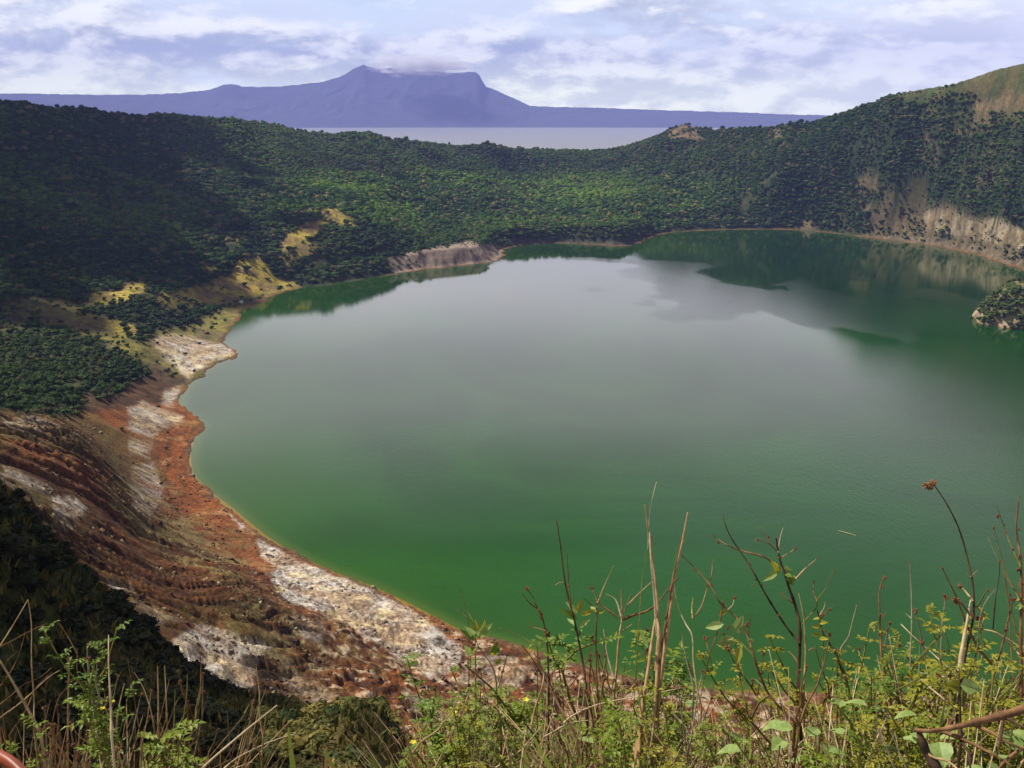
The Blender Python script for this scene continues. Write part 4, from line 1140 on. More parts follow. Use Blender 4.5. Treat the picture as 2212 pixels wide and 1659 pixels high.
traced('leafy_shoot', 'shoot with upright pointed leaves over the orange shore edge', 'plant', Z5, 2.6,
    [([(890, 1400), (870, 1300), (850, 1100), (760, 960), (740, 900)], 9, 'olive'), ([(760, 960), (715, 1000), (716, 1080)], 5, 'dark'), ([(870, 1010), (920, 1000), (968, 985)], 5, 'dark')], (),
    [(745, 900, 740, 800, 34, 'leafy'), (760, 910, 830, 830, 40), (750, 910, 690, 850, 34), (740, 920, 655, 860, 26, 'leafd'), (770, 900, 800, 820, 26, 'leafy'), (715, 1010, 685, 960, 34), (715, 1000, 745, 960, 34, 'leafy'), (830, 1000, 870, 940, 34, 'leafd'), (850, 1010, 885, 960, 26, 'leafd'), (860, 1060, 890, 1030, 26, 'leafy'), (740, 905, 775, 850, 30)],
    flowers=[(842, 1002, 22)])
for P_, wd, mk, lab in [([(1060, 1430), (1090, 1300), (1130, 1180), (1130, 1080), (1080, 1000)], 9, 'tan', 'arched straw bowing over the flowering weeds'),
        ([(1250, 1400), (1300, 1360), (1400, 1310), (1550, 1270), (1730, 1240), (1920, 1200)], 8, 'pale', 'long pale straw arcing across the reeds'), ([(1140, 1480), (1290, 1400), (1440, 1382)], 6, 'pale', 'straw bending right under the long arcing one'),
        ([(1360, 1560), (1290, 1420), (1200, 1230), (1110, 1060), (1080, 1000)], 9, 'brown', 'dark stem slanting up left beneath the reeds'), ([(1280, 1600), (1180, 1370), (1100, 1190), (980, 1080)], 7, 'brown', 'dark thin stem slanting up left across the flowering weeds'),
        ([(1100, 965), (1000, 900), (870, 850)], 5, 'olive', 'thin twig pointing left over the water edge'), ([(740, 830), (690, 740), (645, 610)], 6, 'olive', 'green grass blade rising over the leafy shoot'), ([(700, 800), (640, 750), (565, 690)], 4, 'olive', 'fine grass blade leaning left over the leafy shoot'),
        ([(1470, 1500), (1520, 1460), (1545, 1500), (1560, 1659)], 9, 'pale', 'hooked straw at the bottom in front of the weeds'), ([(1100, 1560), (1180, 1380), (1200, 1150), (1190, 1050)], 7, 'tan', 'upright straw beside the arched one'),
        ([(860, 1659), (1000, 1560), (1120, 1420)], 9, 'pale', 'bleached straw leaning right at the bottom'), ([(950, 1659), (920, 1520), (890, 1400)], 12, 'pale', 'thick bleached reed stub at the bottom'),
        ([(1660, 1200), (1680, 900), (1700, 600), (1715, 520), (1735, 370)], 5, 'olive', 'fine dark grass stem behind the reeds'), ([(2000, 1180), (1960, 1050), (1930, 880)], 8, 'grey', 'grey stem right of the reeds')]:
    traced('dry_stalk', lab, 'plant', Z5, 2.7, [(P_, wd, mk)], root='straw' not in lab or 'upright' in lab)
# lower left corner
LEFT = [([(215, 1400), (215, 1200), (200, 1000), (200, 750), (178, 590)], 7, 'tan', 'upright leg of the peaked pair of stalks'),
        ([(-60, 980), (0, 885), (60, 790), (120, 690), (178, 590)], 7, 'tan', 'slanting leg of the peaked pair of stalks'),
        ([(-80, 930), (0, 890), (80, 850), (170, 800), (300, 740)], 5, 'brown', 'faint twig reaching right above the left tangle'),
        ([(-60, 1200), (0, 1140), (90, 1010), (135, 890), (160, 800)], 6, 'brown', 'crooked stem inside the left tangle'),
        ([(260, 1440), (200, 1330), (130, 1200), (50, 1060), (0, 980), (-40, 920)], 13, 'tan', 'thickest stalk of the left tangle, leaning left'),
        ([(650, 1380), (600, 1200), (560, 1090), (500, 960), (450, 860), (380, 740)], 7, 'brown', 'long thin stalk leaning left above the leafy weed'),
        ([(708, 1450), (705, 1300), (700, 1200), (690, 1000), (690, 815)], 11, 'pale', 'pale upright stalk right of the leafy weed'),
        ([(640, 1400), (500, 1100), (492, 900)], 5, 'brown', 'short thin stalk above the leafy weed'),
        ([(-60, 1390), (0, 1340), (150, 1230), (300, 1090), (380, 1040)], 8, 'tan', 'stalk slanting up right through the left tangle'),
        ([(-60, 1300), (60, 1210), (150, 1130), (260, 1080), (330, 1020)], 6, 'brown', 'second stalk slanting up right through the left tangle'),
        ([(60, 1450), (160, 1300), (230, 1150), (330, 1050)], 6, 'brown', 'brown stem curving behind the left leafy weed'),
        ([(735, 1420), (760, 1250), (790, 1120)], 7, 'tan', 'short stalk leaning right beside the pale upright one'),
        ([(620, 1400), (700, 1200), (770, 1050)], 5, 'brown', 'thin stem crossing behind the pale upright stalk'),
        ([(980, 1420), (960, 1300), (910, 1150), (850, 1050)], 6, 'tan', 'stalk leaning left above the brown dried tuft'),
        ([(1005, 1380), (1005, 1200), (1000, 1010)], 8, 'tan', 'left one of two upright stems on the dried tuft'), ([(1060, 1380), (1055, 1200), (1045, 1010)], 7, 'tan', 'right one of two upright stems on the dried tuft'),
        ([(1100, 1560), (1105, 1400), (1112, 1160)], 7, 'olive', 'olive stem right of the dried tuft'), ([(1120, 1560), (1180, 1250), (1190, 1060)], 6, 'olive', 'taller olive stem right of the dried tuft'),
        ([(1160, 1640), (1240, 1350), (1280, 1140)], 8, 'olive', 'olive stalk leaning right before the scrub'), ([(1180, 1600), (1260, 1400), (1320, 1200)], 5, 'brown', 'thin brown stalk leaning right before the scrub'),
        ([(1260, 1690), (1350, 1600), (1550, 1430), (1760, 1260)], 12, 'pale', 'long pale straw slanting up right above the bottom edge'),
        ([(1400, 1690), (1500, 1600), (1700, 1500), (1880, 1440)], 8, 'pale', 'lower pale straw slanting up right above the bottom edge'), ([(1440, 1700), (1510, 1655), (1600, 1622)], 8, 'pale', 'short pale straw end at the bottom edge'),
        ([(850, 1659), (860, 1400), (820, 1290)], 6, 'brown', 'brown stem at the left side of the dried tuft'), ([(1100, 1500), (1140, 1380), (1190, 1290)], 5, 'tan', 'curved stem in the dried tuft'),
        ([(330, 1380), (380, 1200), (490, 1120), (620, 1100)], 4, 'brown', 'fine twig crossing the leafy weed')]
for P_, wd, mk, lab in LEFT:
    traced('dry_stalk', lab, 'plant', Z4, 2.8 if wd < 10 else 2.4, [(P_, wd, mk)])

# leafy weeds with compound leaves
def weed_mesh(seed, h=1.0, spread=.28, leafsize=.030, nb=12, flowers=0):
    rg = random.Random(seed)
    SV, SF, LV, LF, FV, FF = [], [], [], [], [], []
    main = [Vector((0, 0, -.05))]
    for k in range(1, 8):
        main.append(Vector((rg.uniform(-.03, .03) * k * .4, rg.uniform(-.03, .03) * k * .4, h * k / 7)))
    main = smooth_path(main, 2)
    tube(SV, SF, main, [.007 * (1 - .7 * i / len(main)) for i in range(len(main))], 5)
    tips = [main]
    for k in range(nb):
        q = rg.uniform(.15, .95)
        b = main[int(q * (len(main) - 1))]
        a = rg.uniform(0, 6.28)
        L = spread * rg.uniform(.5, 1.2) * (1.15 - q * .6)
        d = Vector((math.cos(a), math.sin(a), rg.uniform(.5, 1.3))).normalized()
        p = [b, b + d * L * .5 + Vector((0, 0, -.01)), b + d * L + Vector((0, 0, .03))]
        p = smooth_path(p, 3)
        tube(SV, SF, p, [.0035 * (1 - .6 * i / len(p)) for i in range(len(p))], 4)
        tips.append(p)
    for path in tips:
        n = len(path)
        for i in range(1 if path is not main else 4, n):
            for s_ in range(2):
                a = rg.uniform(0, 6.28)
                d = Vector((math.cos(a), math.sin(a), rg.uniform(-.1, .7))).normalized()
                Lr = leafsize * rg.uniform(1.1, 2.6)
                e0 = path[i]
                e1 = e0 + d * Lr
                tube(SV, SF, [e0, e1], [.0012, .0008], 3)
                side = d.cross(Vector((0, 0, 1))).normalized()
                nl = rg.randint(2, 4)
                for j in range(nl):
                    o = e0 + d * Lr * (j + .7) / nl
                    for sg in (-1, 1):
                        leaf_geo(LV, LF, o, d * .35 + side * sg + Vector((0, 0, rg.uniform(-.1, .35))), (rg.uniform(-.4, .4), rg.uniform(-.4, .4), 1), leafsize * rg.uniform(.6, 1.1), leafsize * .48, 2, .2)
                leaf_geo(LV, LF, e1, d, (rg.uniform(-.4, .4), rg.uniform(-.4, .4), 1), leafsize * rg.uniform(.8, 1.3), leafsize * .52, 2, .2)
    FL = []
    for k in range(flowers):
        FV, FF = [], []
        FL.append((FV, FF))
        p = tips[rg.randrange(1, len(tips))][-1] + Vector((0, 0, .02))
        for j in range(5):
            a = j * 1.257
            leaf_geo(FV, FF, p, (math.cos(a), math.sin(a), .5), (0, 0, 1), .011, .009, 2, .1)
    return (SV, SF), (LV, LF), FL
WEEDS = []
for k, (h, sp, ls, nb, fl, mk) in enumerate([(1.0, .28, .021, 13, 0, 'leaf'), (1.0, .24, .018, 14, 3, 'leafd'), (1.0, .28, .022, 12, 0, 'leafy'), (1.0, .24, .017, 15, 3, 'leaf'),
                                             (1.0, .30, .020, 14, 0, 'leafd'), (1.0, .20, .028, 9, 0, 'leaf'), (1.0, .28, .015, 16, 0, 'leafy')]):
    a, b, c_ = weed_mesh(50 + k, h, sp, ls, nb, fl)
    WEEDS.append((raw_mesh('stem', *a, M['olive']), raw_mesh('leaves', *b, M[mk]), [raw_mesh('flower', *q_, M['petal']) for q_ in c_]))
def weed(kind, x, y, dep, lab, grp=None, rz=None, wide=1.0, name='leafy_weed'):
    """a weed whose top reaches picture point (x, y)"""
    top = pt(x, y, dep)
    g = ground_z(top.x, top.y)
    h = max(top.z - g, .15)
    s_, l_, f_ = WEEDS[kind]
    e = bpy.data.objects.new(name, None)
    S.collection.objects.link(e)
    e.location = (top.x, top.y, g)
    e.rotation_euler = (NRG.uniform(-.10, .10), NRG.uniform(-.10, .10), NRG.uniform(0, 6.28) if rz is None else rz)
    kx = wide * min(max(h, .6), 1.5)
    e.scale = (kx, kx, h)
    tag(e, lab, 'plant', grp)
    link('stem', s_, None, e)
    link('leaves', l_, None, e)
    for q_ in f_: link('flower', q_, None, e)
TOPX = [860, 900, 960, 1000, 1050, 1100, 1170, 1250, 1330, 1400, 1460, 1520, 1600, 1680, 1760, 1830, 1900, 1960, 2020, 2080, 2140, 2212, 2300]
TOPY = [1640, 1560, 1500, 1470, 1500, 1540, 1560, 1500, 1430, 1425, 1440, 1530, 1520, 1500, 1470, 1425, 1480, 1500, 1450, 1400, 1380, 1370, 1380]
# two named leafy ones first, then the tangle
for kind, x, y, dep, lab in [(3, 985, 1418, 2.9, 'yellow flowered weed rising left of the leafy shoot'), (1, 930, 1490, 2.7, 'small leaved weed with dark pods at the left end of the green tangle'),
        (3, 1050, 1480, 2.6, 'bushy weed with yellow flowers below the leafy shoot'), (5, 1400, 1408, 2.9, 'fresh green weed left of the reeds at mid height'), (4, 1290, 1290, 3.0, 'leafy sprout climbing beside the tall knobbly stem'),
        (6, 1850, 1395, 3.0, 'feathery weed right of the stem with curled leaves'), (2, 2040, 1370, 2.8, 'yellow green weed before the water near the right bush'), (6, 1665, 1430, 3.1, 'small leaved sprig between the two shrubs'),
        (2, 1920, 1445, 2.8, 'ferny yellow green weed under the seeding stalk'), (0, 1100, 1500, 2.9, 'weed at the foot of the arched straw'), (1, 165, 1450, 2.5, 'leafy weed with yellow flowers in the dark lower left corner'),
        (0, 120, 1560, 2.3, 'broad clump of green leaves at the foot of the lower left weed'), (5, 205, 1545, 2.4, 'short green sprig right of the lower left weed'), (5, 430, 1525, 2.7, 'small green sprig right of the dried tuft'),
        (4, 60, 1600, 2.3, 'low dark green weed in the very corner')]:
    weed(kind, x, y, dep, lab, wide=1.0 if x > 300 else .7)
rgw = random.Random(77)
SPOTS = [(900, 'at the left end of the green tangle'), (985, 'below the leafy shoot'), (1080, 'under the arched straw'), (1180, 'below the crooked seeding stem'), (1265, 'round the foot of the knobbly stem'),
         (1345, 'at the foot of the pale forked shrub'), (1420, 'round the base of the tall reeds'), (1510, 'right of the tall reeds'), (1610, 'under the arching brown shrub'), (1730, 'at the foot of the dark forked shrub'),
         (1820, 'under the stem with curled leaves'), (1905, 'at the foot of the russet seeding stalk'), (1985, 'at the foot of the lone grey stalk'), (2080, 'in front of the bowed tall stalk'), (2170, 'behind the thick dead branch'), (2260, 'against the right edge of the view')]
def spot(x, y):
    w_ = min(SPOTS, key=lambda s_: abs(s_[0] - x))[1]
    return w_ + (', low' if y > 1560 else ', upright')
def left_spot(x, y):
    if x < 60: return 'at the very left edge of the dark corner'
    if x < 150: return 'left of the lower left leafy weed'
    if x < 240: return 'between the leafy weed and the pale upright stalk'
    if x < 330: return 'just right of the pale upright stalk'
    return 'in the brown dried tuft right of the dark corner'
for k in range(80):
    x = rgw.uniform(880, 2290)
    y = float(np.interp(x, TOPX, TOPY)) + rgw.choice([rgw.uniform(10, 70), rgw.uniform(40, 190)])
    dep = rgw.uniform(2.2, 4.4)
    kd = rgw.choice([0, 1, 2, 3, 4, 5, 6]) if x < 1900 else rgw.choice([2, 6, 2, 0, 6])
    if y > 1640: y = 1640
    side = spot(x, y)
    kn = ['fresh green weed', 'deep green small leaved weed', 'yellow green weed', 'fine leaved fresh green weed', 'spreading deep green weed', 'slender broad leafed weed', 'feathery olive yellow weed'][kd]
    weed(kd, x, y, dep, kn + ' ' + side, 'leafy weeds of the foreground tangle', wide=.85)
# broad leaves low in the tangle
BV, BF = [], []
rb = random.Random(9)
for k in range(26):
    a = rb.uniform(0, 6.28)
    r_0 = rb.uniform(.02, .16)
    leaf_geo(BV, BF, (math.cos(a) * r_0, math.sin(a) * r_0, rb.uniform(.35, 1.0)), (math.cos(a), math.sin(a), rb.uniform(-.2, .4)), (rb.uniform(-.3, .3), rb.uniform(-.3, .3), 1), rb.uniform(.035, .065), rb.uniform(.025, .045), 5, .35, .12)
bl_me = raw_mesh('leaves', BV, BF, M['big'])
BS = ([], [])
tube(*BS, [(0, 0, -.05), (.02, 0, .5), (0, .02, 1.0)], [.006, .005, .002], 5)
bs_me = raw_mesh('stem', *BS, M['olive'])
for x, y, dep, lab in [(1780, 1530, 2.4, 'broad leaved plant low under the leafy dark stem'), (1690, 1600, 2.2, 'broad leaved plant at the bottom edge below the forked shrub'), (2020, 1500, 2.3, 'broad pale leaves in front of the right bush'),
                       (2120, 1480, 2.5, 'broad leaved plant above the dead branch'), (2180, 1560, 2.1, 'broad leaved plant at the lower right corner'), (1880, 1590, 2.3, 'broad leaved plant left of the dead branch'), (1560, 1600, 2.6, 'broad leaved plant right of the reed bases'), (1380, 1610, 2.5, 'broad leaved plant left of the reed bases')]:
    top = pt(x, y, dep)
    g = ground_z(top.x, top.y)
    e = bpy.data.objects.new('broad_leaf_plant', None)
    S.collection.objects.link(e)
    e.location = (top.x, top.y, g); e.scale = (1, 1, max(top.z - g, .2)); e.rotation_euler = (0, 0, NRG.uniform(0, 6))
    tag(e, lab, 'plant')
    link('stem', bs_me, None, e); link('leaves', bl_me, None, e)
# dry grass tufts
TUFT = []
for q in range(5):
    rg = random.Random(300 + q)
    V, F = [], []
    for k in range(34):
        a = rg.uniform(0, 6.28); ln = rg.uniform(.45, 1.05); lean = rg.uniform(.1, .75)
        p = [Vector((rg.uniform(-.03, .03), rg.uniform(-.03, .03), -.03))]
        for i in range(1, 6):
            s_ = i / 5
            p.append(Vector((math.cos(a) * lean * s_ ** 1.8 * ln, math.sin(a) * lean * s_ ** 1.8 * ln, ln * (s_ - lean * .45 * s_ ** 3))))
        if rg.random() < .25:
            p[-1] = p[-2] + Vector((math.cos(a + 1) * .12, math.sin(a + 1) * .12, -.10))
        tube(V, F, p, [.0040, .0038, .0034, .0028, .0020, .0010], 3)
    TUFT.append([raw_mesh('dry_grass', V, F, M[mk]) for mk in ('tan', 'pale', 'brown')])
for k in range(330):
    if k < 280:
        x = rgw.uniform(880, 2300); y = float(np.interp(x, TOPX, TOPY)) + rgw.uniform(-15, 170); dep = rgw.uniform(2.2, 4.2)
        where = spot(x, y)
    else:
        x = rgw.uniform(-40, 480); y = rgw.uniform(1500, 1640) if x < 260 else rgw.uniform(1490, 1640); dep = rgw.uniform(2.2, 3.6)
        where = left_spot(x, y)
    top = pt(x, min(y, 1640), dep)
    g = ground_z(top.x, top.y)
    h = max(top.z - g, .2)
    ti = rgw.choice([0, 0, 1, 1, 2]) if k < 280 else rgw.choice([0, 2, 2])
    me_ = TUFT[k % 5][ti]
    o = bpy.data.objects.new('dry_grass_tuft', me_)
    S.collection.objects.link(o)
    o.location = (top.x, top.y, g); o.scale = (min(h, 1) * .8, min(h, 1) * .8, h); o.rotation_euler = (rgw.uniform(-.15, .15), rgw.uniform(-.15, .15), rgw.uniform(0, 6.28))
    tag(o, ['straw coloured dry grass tuft ', 'bleached pale dry grass tuft ', 'reddish brown dry grass tuft '][ti] + where, 'grass tuft', 'dry grass tufts of the foreground')

# twiggy dead weeds with small seed knobs
TWIG = []
for q in range(7):
    rg = random.Random(700 + q)
    V, F = [], []
    HL = []
    main = [Vector((0, 0, -.05))]
    dx, dy = rg.uniform(-.18, .18), rg.uniform(-.18, .18)
    for i in range(1, 8):
        s_ = i / 7
        main.append(Vector((dx * s_ ** 1.5 + rg.uniform(-.012, .012), dy * s_ ** 1.5 + rg.uniform(-.012, .012), s_)))
    main = smooth_path(main, 2)
    tube(V, F, main, [.0050 * (1 - .7 * i / len(main)) * rg.uniform(.9, 1.25) for i in range(len(main))], 5)
    tips = [main[-1]]
    for b in range(rg.randint(3, 7)):
        k0 = int(rg.uniform(.35, .92) * (len(main) - 1))
        p0 = main[k0]; a = rg.uniform(0, 6.28); L = rg.uniform(.10, .34) * (1.2 - k0 / len(main) * .6)
        p = [p0]
        for i in range(1, 5):
            p.append(p0 + Vector((math.cos(a) * L * i / 4 * .6, math.sin(a) * L * i / 4 * .6, L * (i / 4) ** 1.2)) + Vector((rg.uniform(-.008, .008), rg.uniform(-.008, .008), 0)))
        tube(V, F, p, [.0030, .0026, .0022, .0017, .0010], 4)
        tips.append(p[-1])
    for p in tips + [main[int(len(main) * f_)] for f_ in (.6, .75, .88)]:
        HV, HF = [], []
        head_geo(HV, HF, p, rg.uniform(.004, .009), rg)
        HL.append(raw_mesh('seed_head', HV, HF, M['head']))
    TWIG.append(([raw_mesh('stem', V, F, M[mk], True) for mk in ('tan', 'brown', 'grey')], HL))
rt = random.Random(41)
for k in range(64):
    if k < 46:
        x = rt.uniform(900, 2290); y = float(np.interp(x, TOPX, TOPY)) - rt.choice([rt.uniform(0, 110), rt.uniform(-110, 20)]); dep = rt.uniform(2.3, 4.0)
        where = spot(x, y)
    else:
        x = rt.uniform(-30, 520); y = rt.uniform(1470, 1600); dep = rt.uniform(2.4, 3.6); where = left_spot(x, y)
    top = pt(x, y, dep); g = ground_z(top.x, top.y); h = max(top.z - g, .25)
    st3, hd = TWIG[k % 7]
    e = bpy.data.objects.new('dead_weed', None); S.collection.objects.link(e)
    e.location = (top.x, top.y, g); e.scale = (min(h, 1.2), min(h, 1.2), h); e.rotation_euler = (rt.uniform(-.12, .12), rt.uniform(-.12, .12), rt.uniform(0, 6.28))
    si_ = rt.randrange(3)
    tag(e, ['tan', 'brown', 'grey'][si_] + ' dead twiggy weed ' + where, 'plant', 'dead twiggy weeds of the foreground')
    link('stem', st3[si_], None, e); 
    for q_ in hd: link('seed_head', q_, None, e)

# low undergrowth carpet and the heath down the near slope
def carpet(name, n, r0, r1, a0, a1, hmin, hmax, cols, lab, seed, wfac=.05, power=1.0):
    g_ = np.random.default_rng(seed)
    aa = g_.uniform(R(a0), R(a1), n)
    rr_ = np.exp(g_.uniform(math.log(r0), math.log(r1), n)) if power == 1 else np.sqrt(g_.uniform(r0 ** 2, r1 ** 2, n))
    x, y = rr_ * np.sin(aa), rr_ * np.cos(aa)
    z, _, _ = ground_at(x, y)
    h = g_.uniform(hmin, hmax, n) * (.6 + .8 * fbm(x / 1.5, y / 1.5, seed, 2))
    th = g_.uniform(0, 6.28, n)
    w_ = h * wfac * g_.uniform(.6, 1.6, n)
    ux, uy = np.cos(th), np.sin(th)
    lx, ly = g_.normal(0, .35, n) * h, g_.normal(0, .35, n) * h
    V = np.empty((n, 6, 3))
    for i, (q, ws_) in enumerate(((0, 1.0), (.55, .8), (1.0, .12))):
        for j, sg in enumerate((-1, 1)):
            V[:, i * 2 + j, 0] = x + lx * q * q + sg * ux * w_ * ws_
            V[:, i * 2 + j, 1] = y + ly * q * q + sg * uy * w_ * ws_
            V[:, i * 2 + j, 2] = z - .02 + h * q * (1 - .15 * q)
    b = (np.arange(n) * 6)[:, None]
    F = np.concatenate([b + np.array([[0, 1, 3, 2]]), b + np.array([[2, 3, 5, 4]])], 1).reshape(-1, 4)
    cc_ = np.array(cols)[g_.integers(len(cols), size=n)] * g_.uniform(.7, 1.3, n)[:, None]
    me = np_mesh(name, V.reshape(-1, 3), F, False, np.repeat(cc_, 6, 0))
    tag(link(name, me, m_leaf), lab, name, kind='stuff')
GR = [(.12, .15, .02), (.18, .19, .03), (.36, .26, .10), (.28, .17, .07), (.08, .11, .02), (.40, .30, .14)]
carpet('undergrowth', 80000, 1.6, 14, -36, 40, .12, .42, GR, 'low tangle of grass and weeds on the ground on the near ground', 401, .045)
carpet('grass', 60000, 12, 150, -34, 30, .5, 1.3, [(.06, .08, .012), (.11, .11, .02), (.18, .14, .035), (.045, .07, .012), (.24, .17, .05)], 'rough grass and heath on the slope dropping below the viewer', 402, .10, 2)
# scrub on the near brow
g_ = np.random.default_rng(8)
n = 2600
aa = g_.uniform(R(-33), R(-2), n); rr_ = np.sqrt(g_.uniform(30 ** 2, 150 ** 2, n))
x, y = rr_ * np.sin(aa), rr_ * np.cos(aa)
z, _, _ = ground_at(x, y)
sel = fbm(x / 12, y / 12, 77, 3) > .46
x, y, z = x[sel], y[sel], z[sel]
PV, PF, PC = [], [], []; base = 0
for k, (tv, tf, tt) in enumerate(T_MID):
    idx = np.arange(len(x))[np.arange(len(x)) % len(T_MID) == k]
    sz = g_.uniform(.5, 1.6, len(idx)); ro = g_.uniform(0, 6.28, len(idx))
    c_, s_ = np.cos(ro), np.sin(ro)
    P = np.stack([(tv[None, :, 0] * c_[:, None] - tv[None, :, 1] * s_[:, None]) * sz[:, None] + x[idx][:, None],
                  (tv[None, :, 0] * s_[:, None] + tv[None, :, 1] * c_[:, None]) * sz[:, None] + y[idx][:, None], tv[None, :, 2] * sz[:, None] * .8 + z[idx][:, None] - .1], -1)
    PV.append(P.reshape(-1, 3)); PF.append((tf[None] + (np.arange(len(idx)) * len(tv))[:, None, None] + base).reshape(-1, 4))
    cl = np.array([.035, .06, .012]) * np.where(np.degrees(np.arctan2(x[idx], y[idx])) < -16, .35, 1)[:, None] + (np.array([.24, .20, .05]) - np.array([.035, .06, .012])) * (g_.uniform(size=len(idx)) ** 1.3 * np.where(np.degrees(np.arctan2(x[idx], y[idx])) < -16, .12, 1))[:, None]  # left part darkened to paint in shade, the rest lighter as if sunlit
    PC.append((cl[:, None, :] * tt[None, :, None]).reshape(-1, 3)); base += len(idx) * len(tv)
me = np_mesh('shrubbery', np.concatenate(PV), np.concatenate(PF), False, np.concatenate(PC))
tag(link('shrubbery', me, m_leaf), 'scrub on the near brow above the rusty shore, shade coloured into its left part', 'scrub', kind='stuff')
# ------------------------------------------------------------------ rocky islet
m_isl, t = mat('islet_rock')
va = t.n('ShaderNodeVertexColor', layer_name='col')
geo = t.n('ShaderNodeNewGeometry')
n_ = t.noise(geo.outputs['Position'], .6, 6, .65)
f = t.math('ADD', .4, t.math('MULTIPLY', n_, 1.2))
bs = t.n('ShaderNodeBsdfPrincipled', {'Base Color': t.mix(1.0, va.outputs[0], t.n('ShaderNodeCombineColor', {0: f, 1: f, 2: f}), 'MULTIPLY'), 'Roughness': .9,
                                      'Normal': t.n('ShaderNodeBump', {'Strength': 1.0, 'Distance': 1.0, 'Height': n_})})
t.n('ShaderNodeOutputMaterial', {'Surface': bs})
isx, isy = atz(2235, 697)[:2]
nt, nh = 90, 40
TH, HH = np.meshgrid(np.linspace(0, 2 * math.pi, nt), np.linspace(0, 1, nh))
rr_ = 43 * (1 - HH ** 1.9) ** .55 * (.82 + .36 * fbm(np.cos(TH) * 1.6 + 5, np.sin(TH) * 1.6 + HH * 2 + 5, 66, 4))
IX, IY = isx + rr_ * np.cos(TH), isy + 4 + rr_ * np.sin(TH) * .8
IZ = -1.5 + 36 * HH ** 1.15
ic = np.empty((nh, nt, 3), np.float32); ic[:] = (.13, .12, .045)
k_ = fbm(np.cos(TH) * 3 + 9, np.sin(TH) * 3 + HH * 3, 67, 4)
low = sstep(.34, .12, HH + (k_ - .5) * .5) * sstep(-.45, -.75, np.cos(TH))
ic += (np.array([.36, .27, .18]) - ic) * low[..., None]
ic += (np.array([.45, .20, .04]) - ic) * (sstep(.10, .04, HH))[..., None]
ie = bpy.data.objects.new('rocky_islet', None); S.collection.objects.link(ie); ie.location = (isx, isy, 0)
tag(ie, 'steep bush covered rock islet standing in the lake at the right edge', 'islet')
P = np.stack([IX - isx, IY - isy, IZ], -1).reshape(-1, 3)
link('rock', np_mesh('rock', P, grid_faces(nh, nt), True, ic.reshape(-1, 3)), m_isl, ie)
g_ = np.random.default_rng(31)
PV, PF, PC = [], [], []; base = 0
for k in range(1000):
    i, j = int(nh * (1 - g_.uniform() ** .7 * .9) * .97), g_.integers(nt)
    i = min(max(i, 3), nh - 2)
    if low[i, j] > .45 and g_.uniform() < .85: continue
    tv, tf, tt = T_MID[k % 6]
    s_ = g_.uniform(1.6, 3.6)
    PV.append(tv * s_ + np.array([IX[i, j] - isx, IY[i, j] - isy, IZ[i, j] - s_ * .4])); PF.append(tf + base); base += len(tv)
    PC.append(np.array([.05, .075, .015])[None] * (.6 + 1.6 * g_.uniform()) * tt[:, None])
link('bushes', np_mesh('bushes', np.concatenate(PV), np.concatenate(PF), False, np.concatenate(PC)), m_leaf, ie)

# ------------------------------------------------------------------ pale hut-like speck on the left bank
p = at(521, 644, 880); gz = ground_z(p[0], p[1])
hut = bpy.data.objects.new('shelter', None); S.collection.objects.link(hut); hut.location = (p[0], p[1], gz)
tag(hut, 'tiny white shelter on the bare bank above the left shore', 'shelter')
V = [(-1.2, -1, 0), (1.2, -1, 0), (1.2, 1, 0), (-1.2, 1, 0), (-1.2, -1, 1.6), (1.2, -1, 1.6), (1.2, 1, 1.6), (-1.2, 1, 1.6)]
m_wh = plain('whitewash', (.75, .74, .70), (.85, .84, .80), 2)
link('wall', raw_mesh('wall', V, [(0, 1, 5, 4), (1, 2, 6, 5), (2, 3, 7, 6), (3, 0, 4, 7), (4, 5, 6, 7)], m_wh), None, hut)
V = [(-1.5, -1.3, 1.62), (1.5, -1.3, 1.62), (1.5, 1.3, 1.62), (-1.5, 1.3, 1.62), (-1.5, 0, 2.3), (1.5, 0, 2.3)]
link('roof', raw_mesh('roof', V, [(0, 1, 5, 4), (2, 3, 4, 5), (0, 4, 3), (1, 2, 5), (3, 2, 1, 0)], m_wh), None, hut)

# ------------------------------------------------------------------ steam
def steam(name, cpos, r, dens_, lab, cat, sc, kind='stuff', colr=(1, 1, 1)):
    m, t = mat(name)
    tcx = t.n('ShaderNodeTexCoord')
    o = tcx.outputs['Object']
    ln = t.n('ShaderNodeVectorMath', {0: o}, operation='LENGTH').outputs['Value']
    n_ = t.noise(o, sc, 4, .6, .5)
    d = t.math('MULTIPLY', t.ramp(t.math('SUBTRACT', t.math('ADD', 1.0, t.math('MULTIPLY', t.math('SUBTRACT', n_, .5), 2.2)), ln), .25, .95), dens_)
    pv = t.n('ShaderNodeVolumePrincipled', {'Density': d, 'Color': (*colr, 1)})
    t.n('ShaderNodeOutputMaterial', {'Volume': pv})
    V, F = [], []
    for j in range(9):
        th = math.pi * (j + .02) / 8.04
        for i in range(14):
            V.append((math.sin(th) * math.cos(i * 2 * math.pi / 14) * 1.05, math.sin(th) * math.sin(i * 2 * math.pi / 14) * 1.05, math.cos(th) * 1.05))
    for j in range(8):
        for i in range(14):
            F.append((j * 14 + i, (j + 1) * 14 + i, (j + 1) * 14 + (i + 1) % 14, j * 14 + (i + 1) % 14))
    F.append(tuple(range(13, -1, -1))[::-1]); F.append(tuple(range(8 * 14, 9 * 14)))
    me_s = raw_mesh(name, V, F, m, True)
    import bmesh
    bb = bmesh.new(); bb.from_mesh(me_s); bmesh.ops.recalc_face_normals(bb, faces=bb.faces); bb.to_mesh(me_s); bb.free()
    ob = link(name, me_s)
    ob.location = cpos; ob.scale = r
    tag(ob, lab, cat, kind=kind)
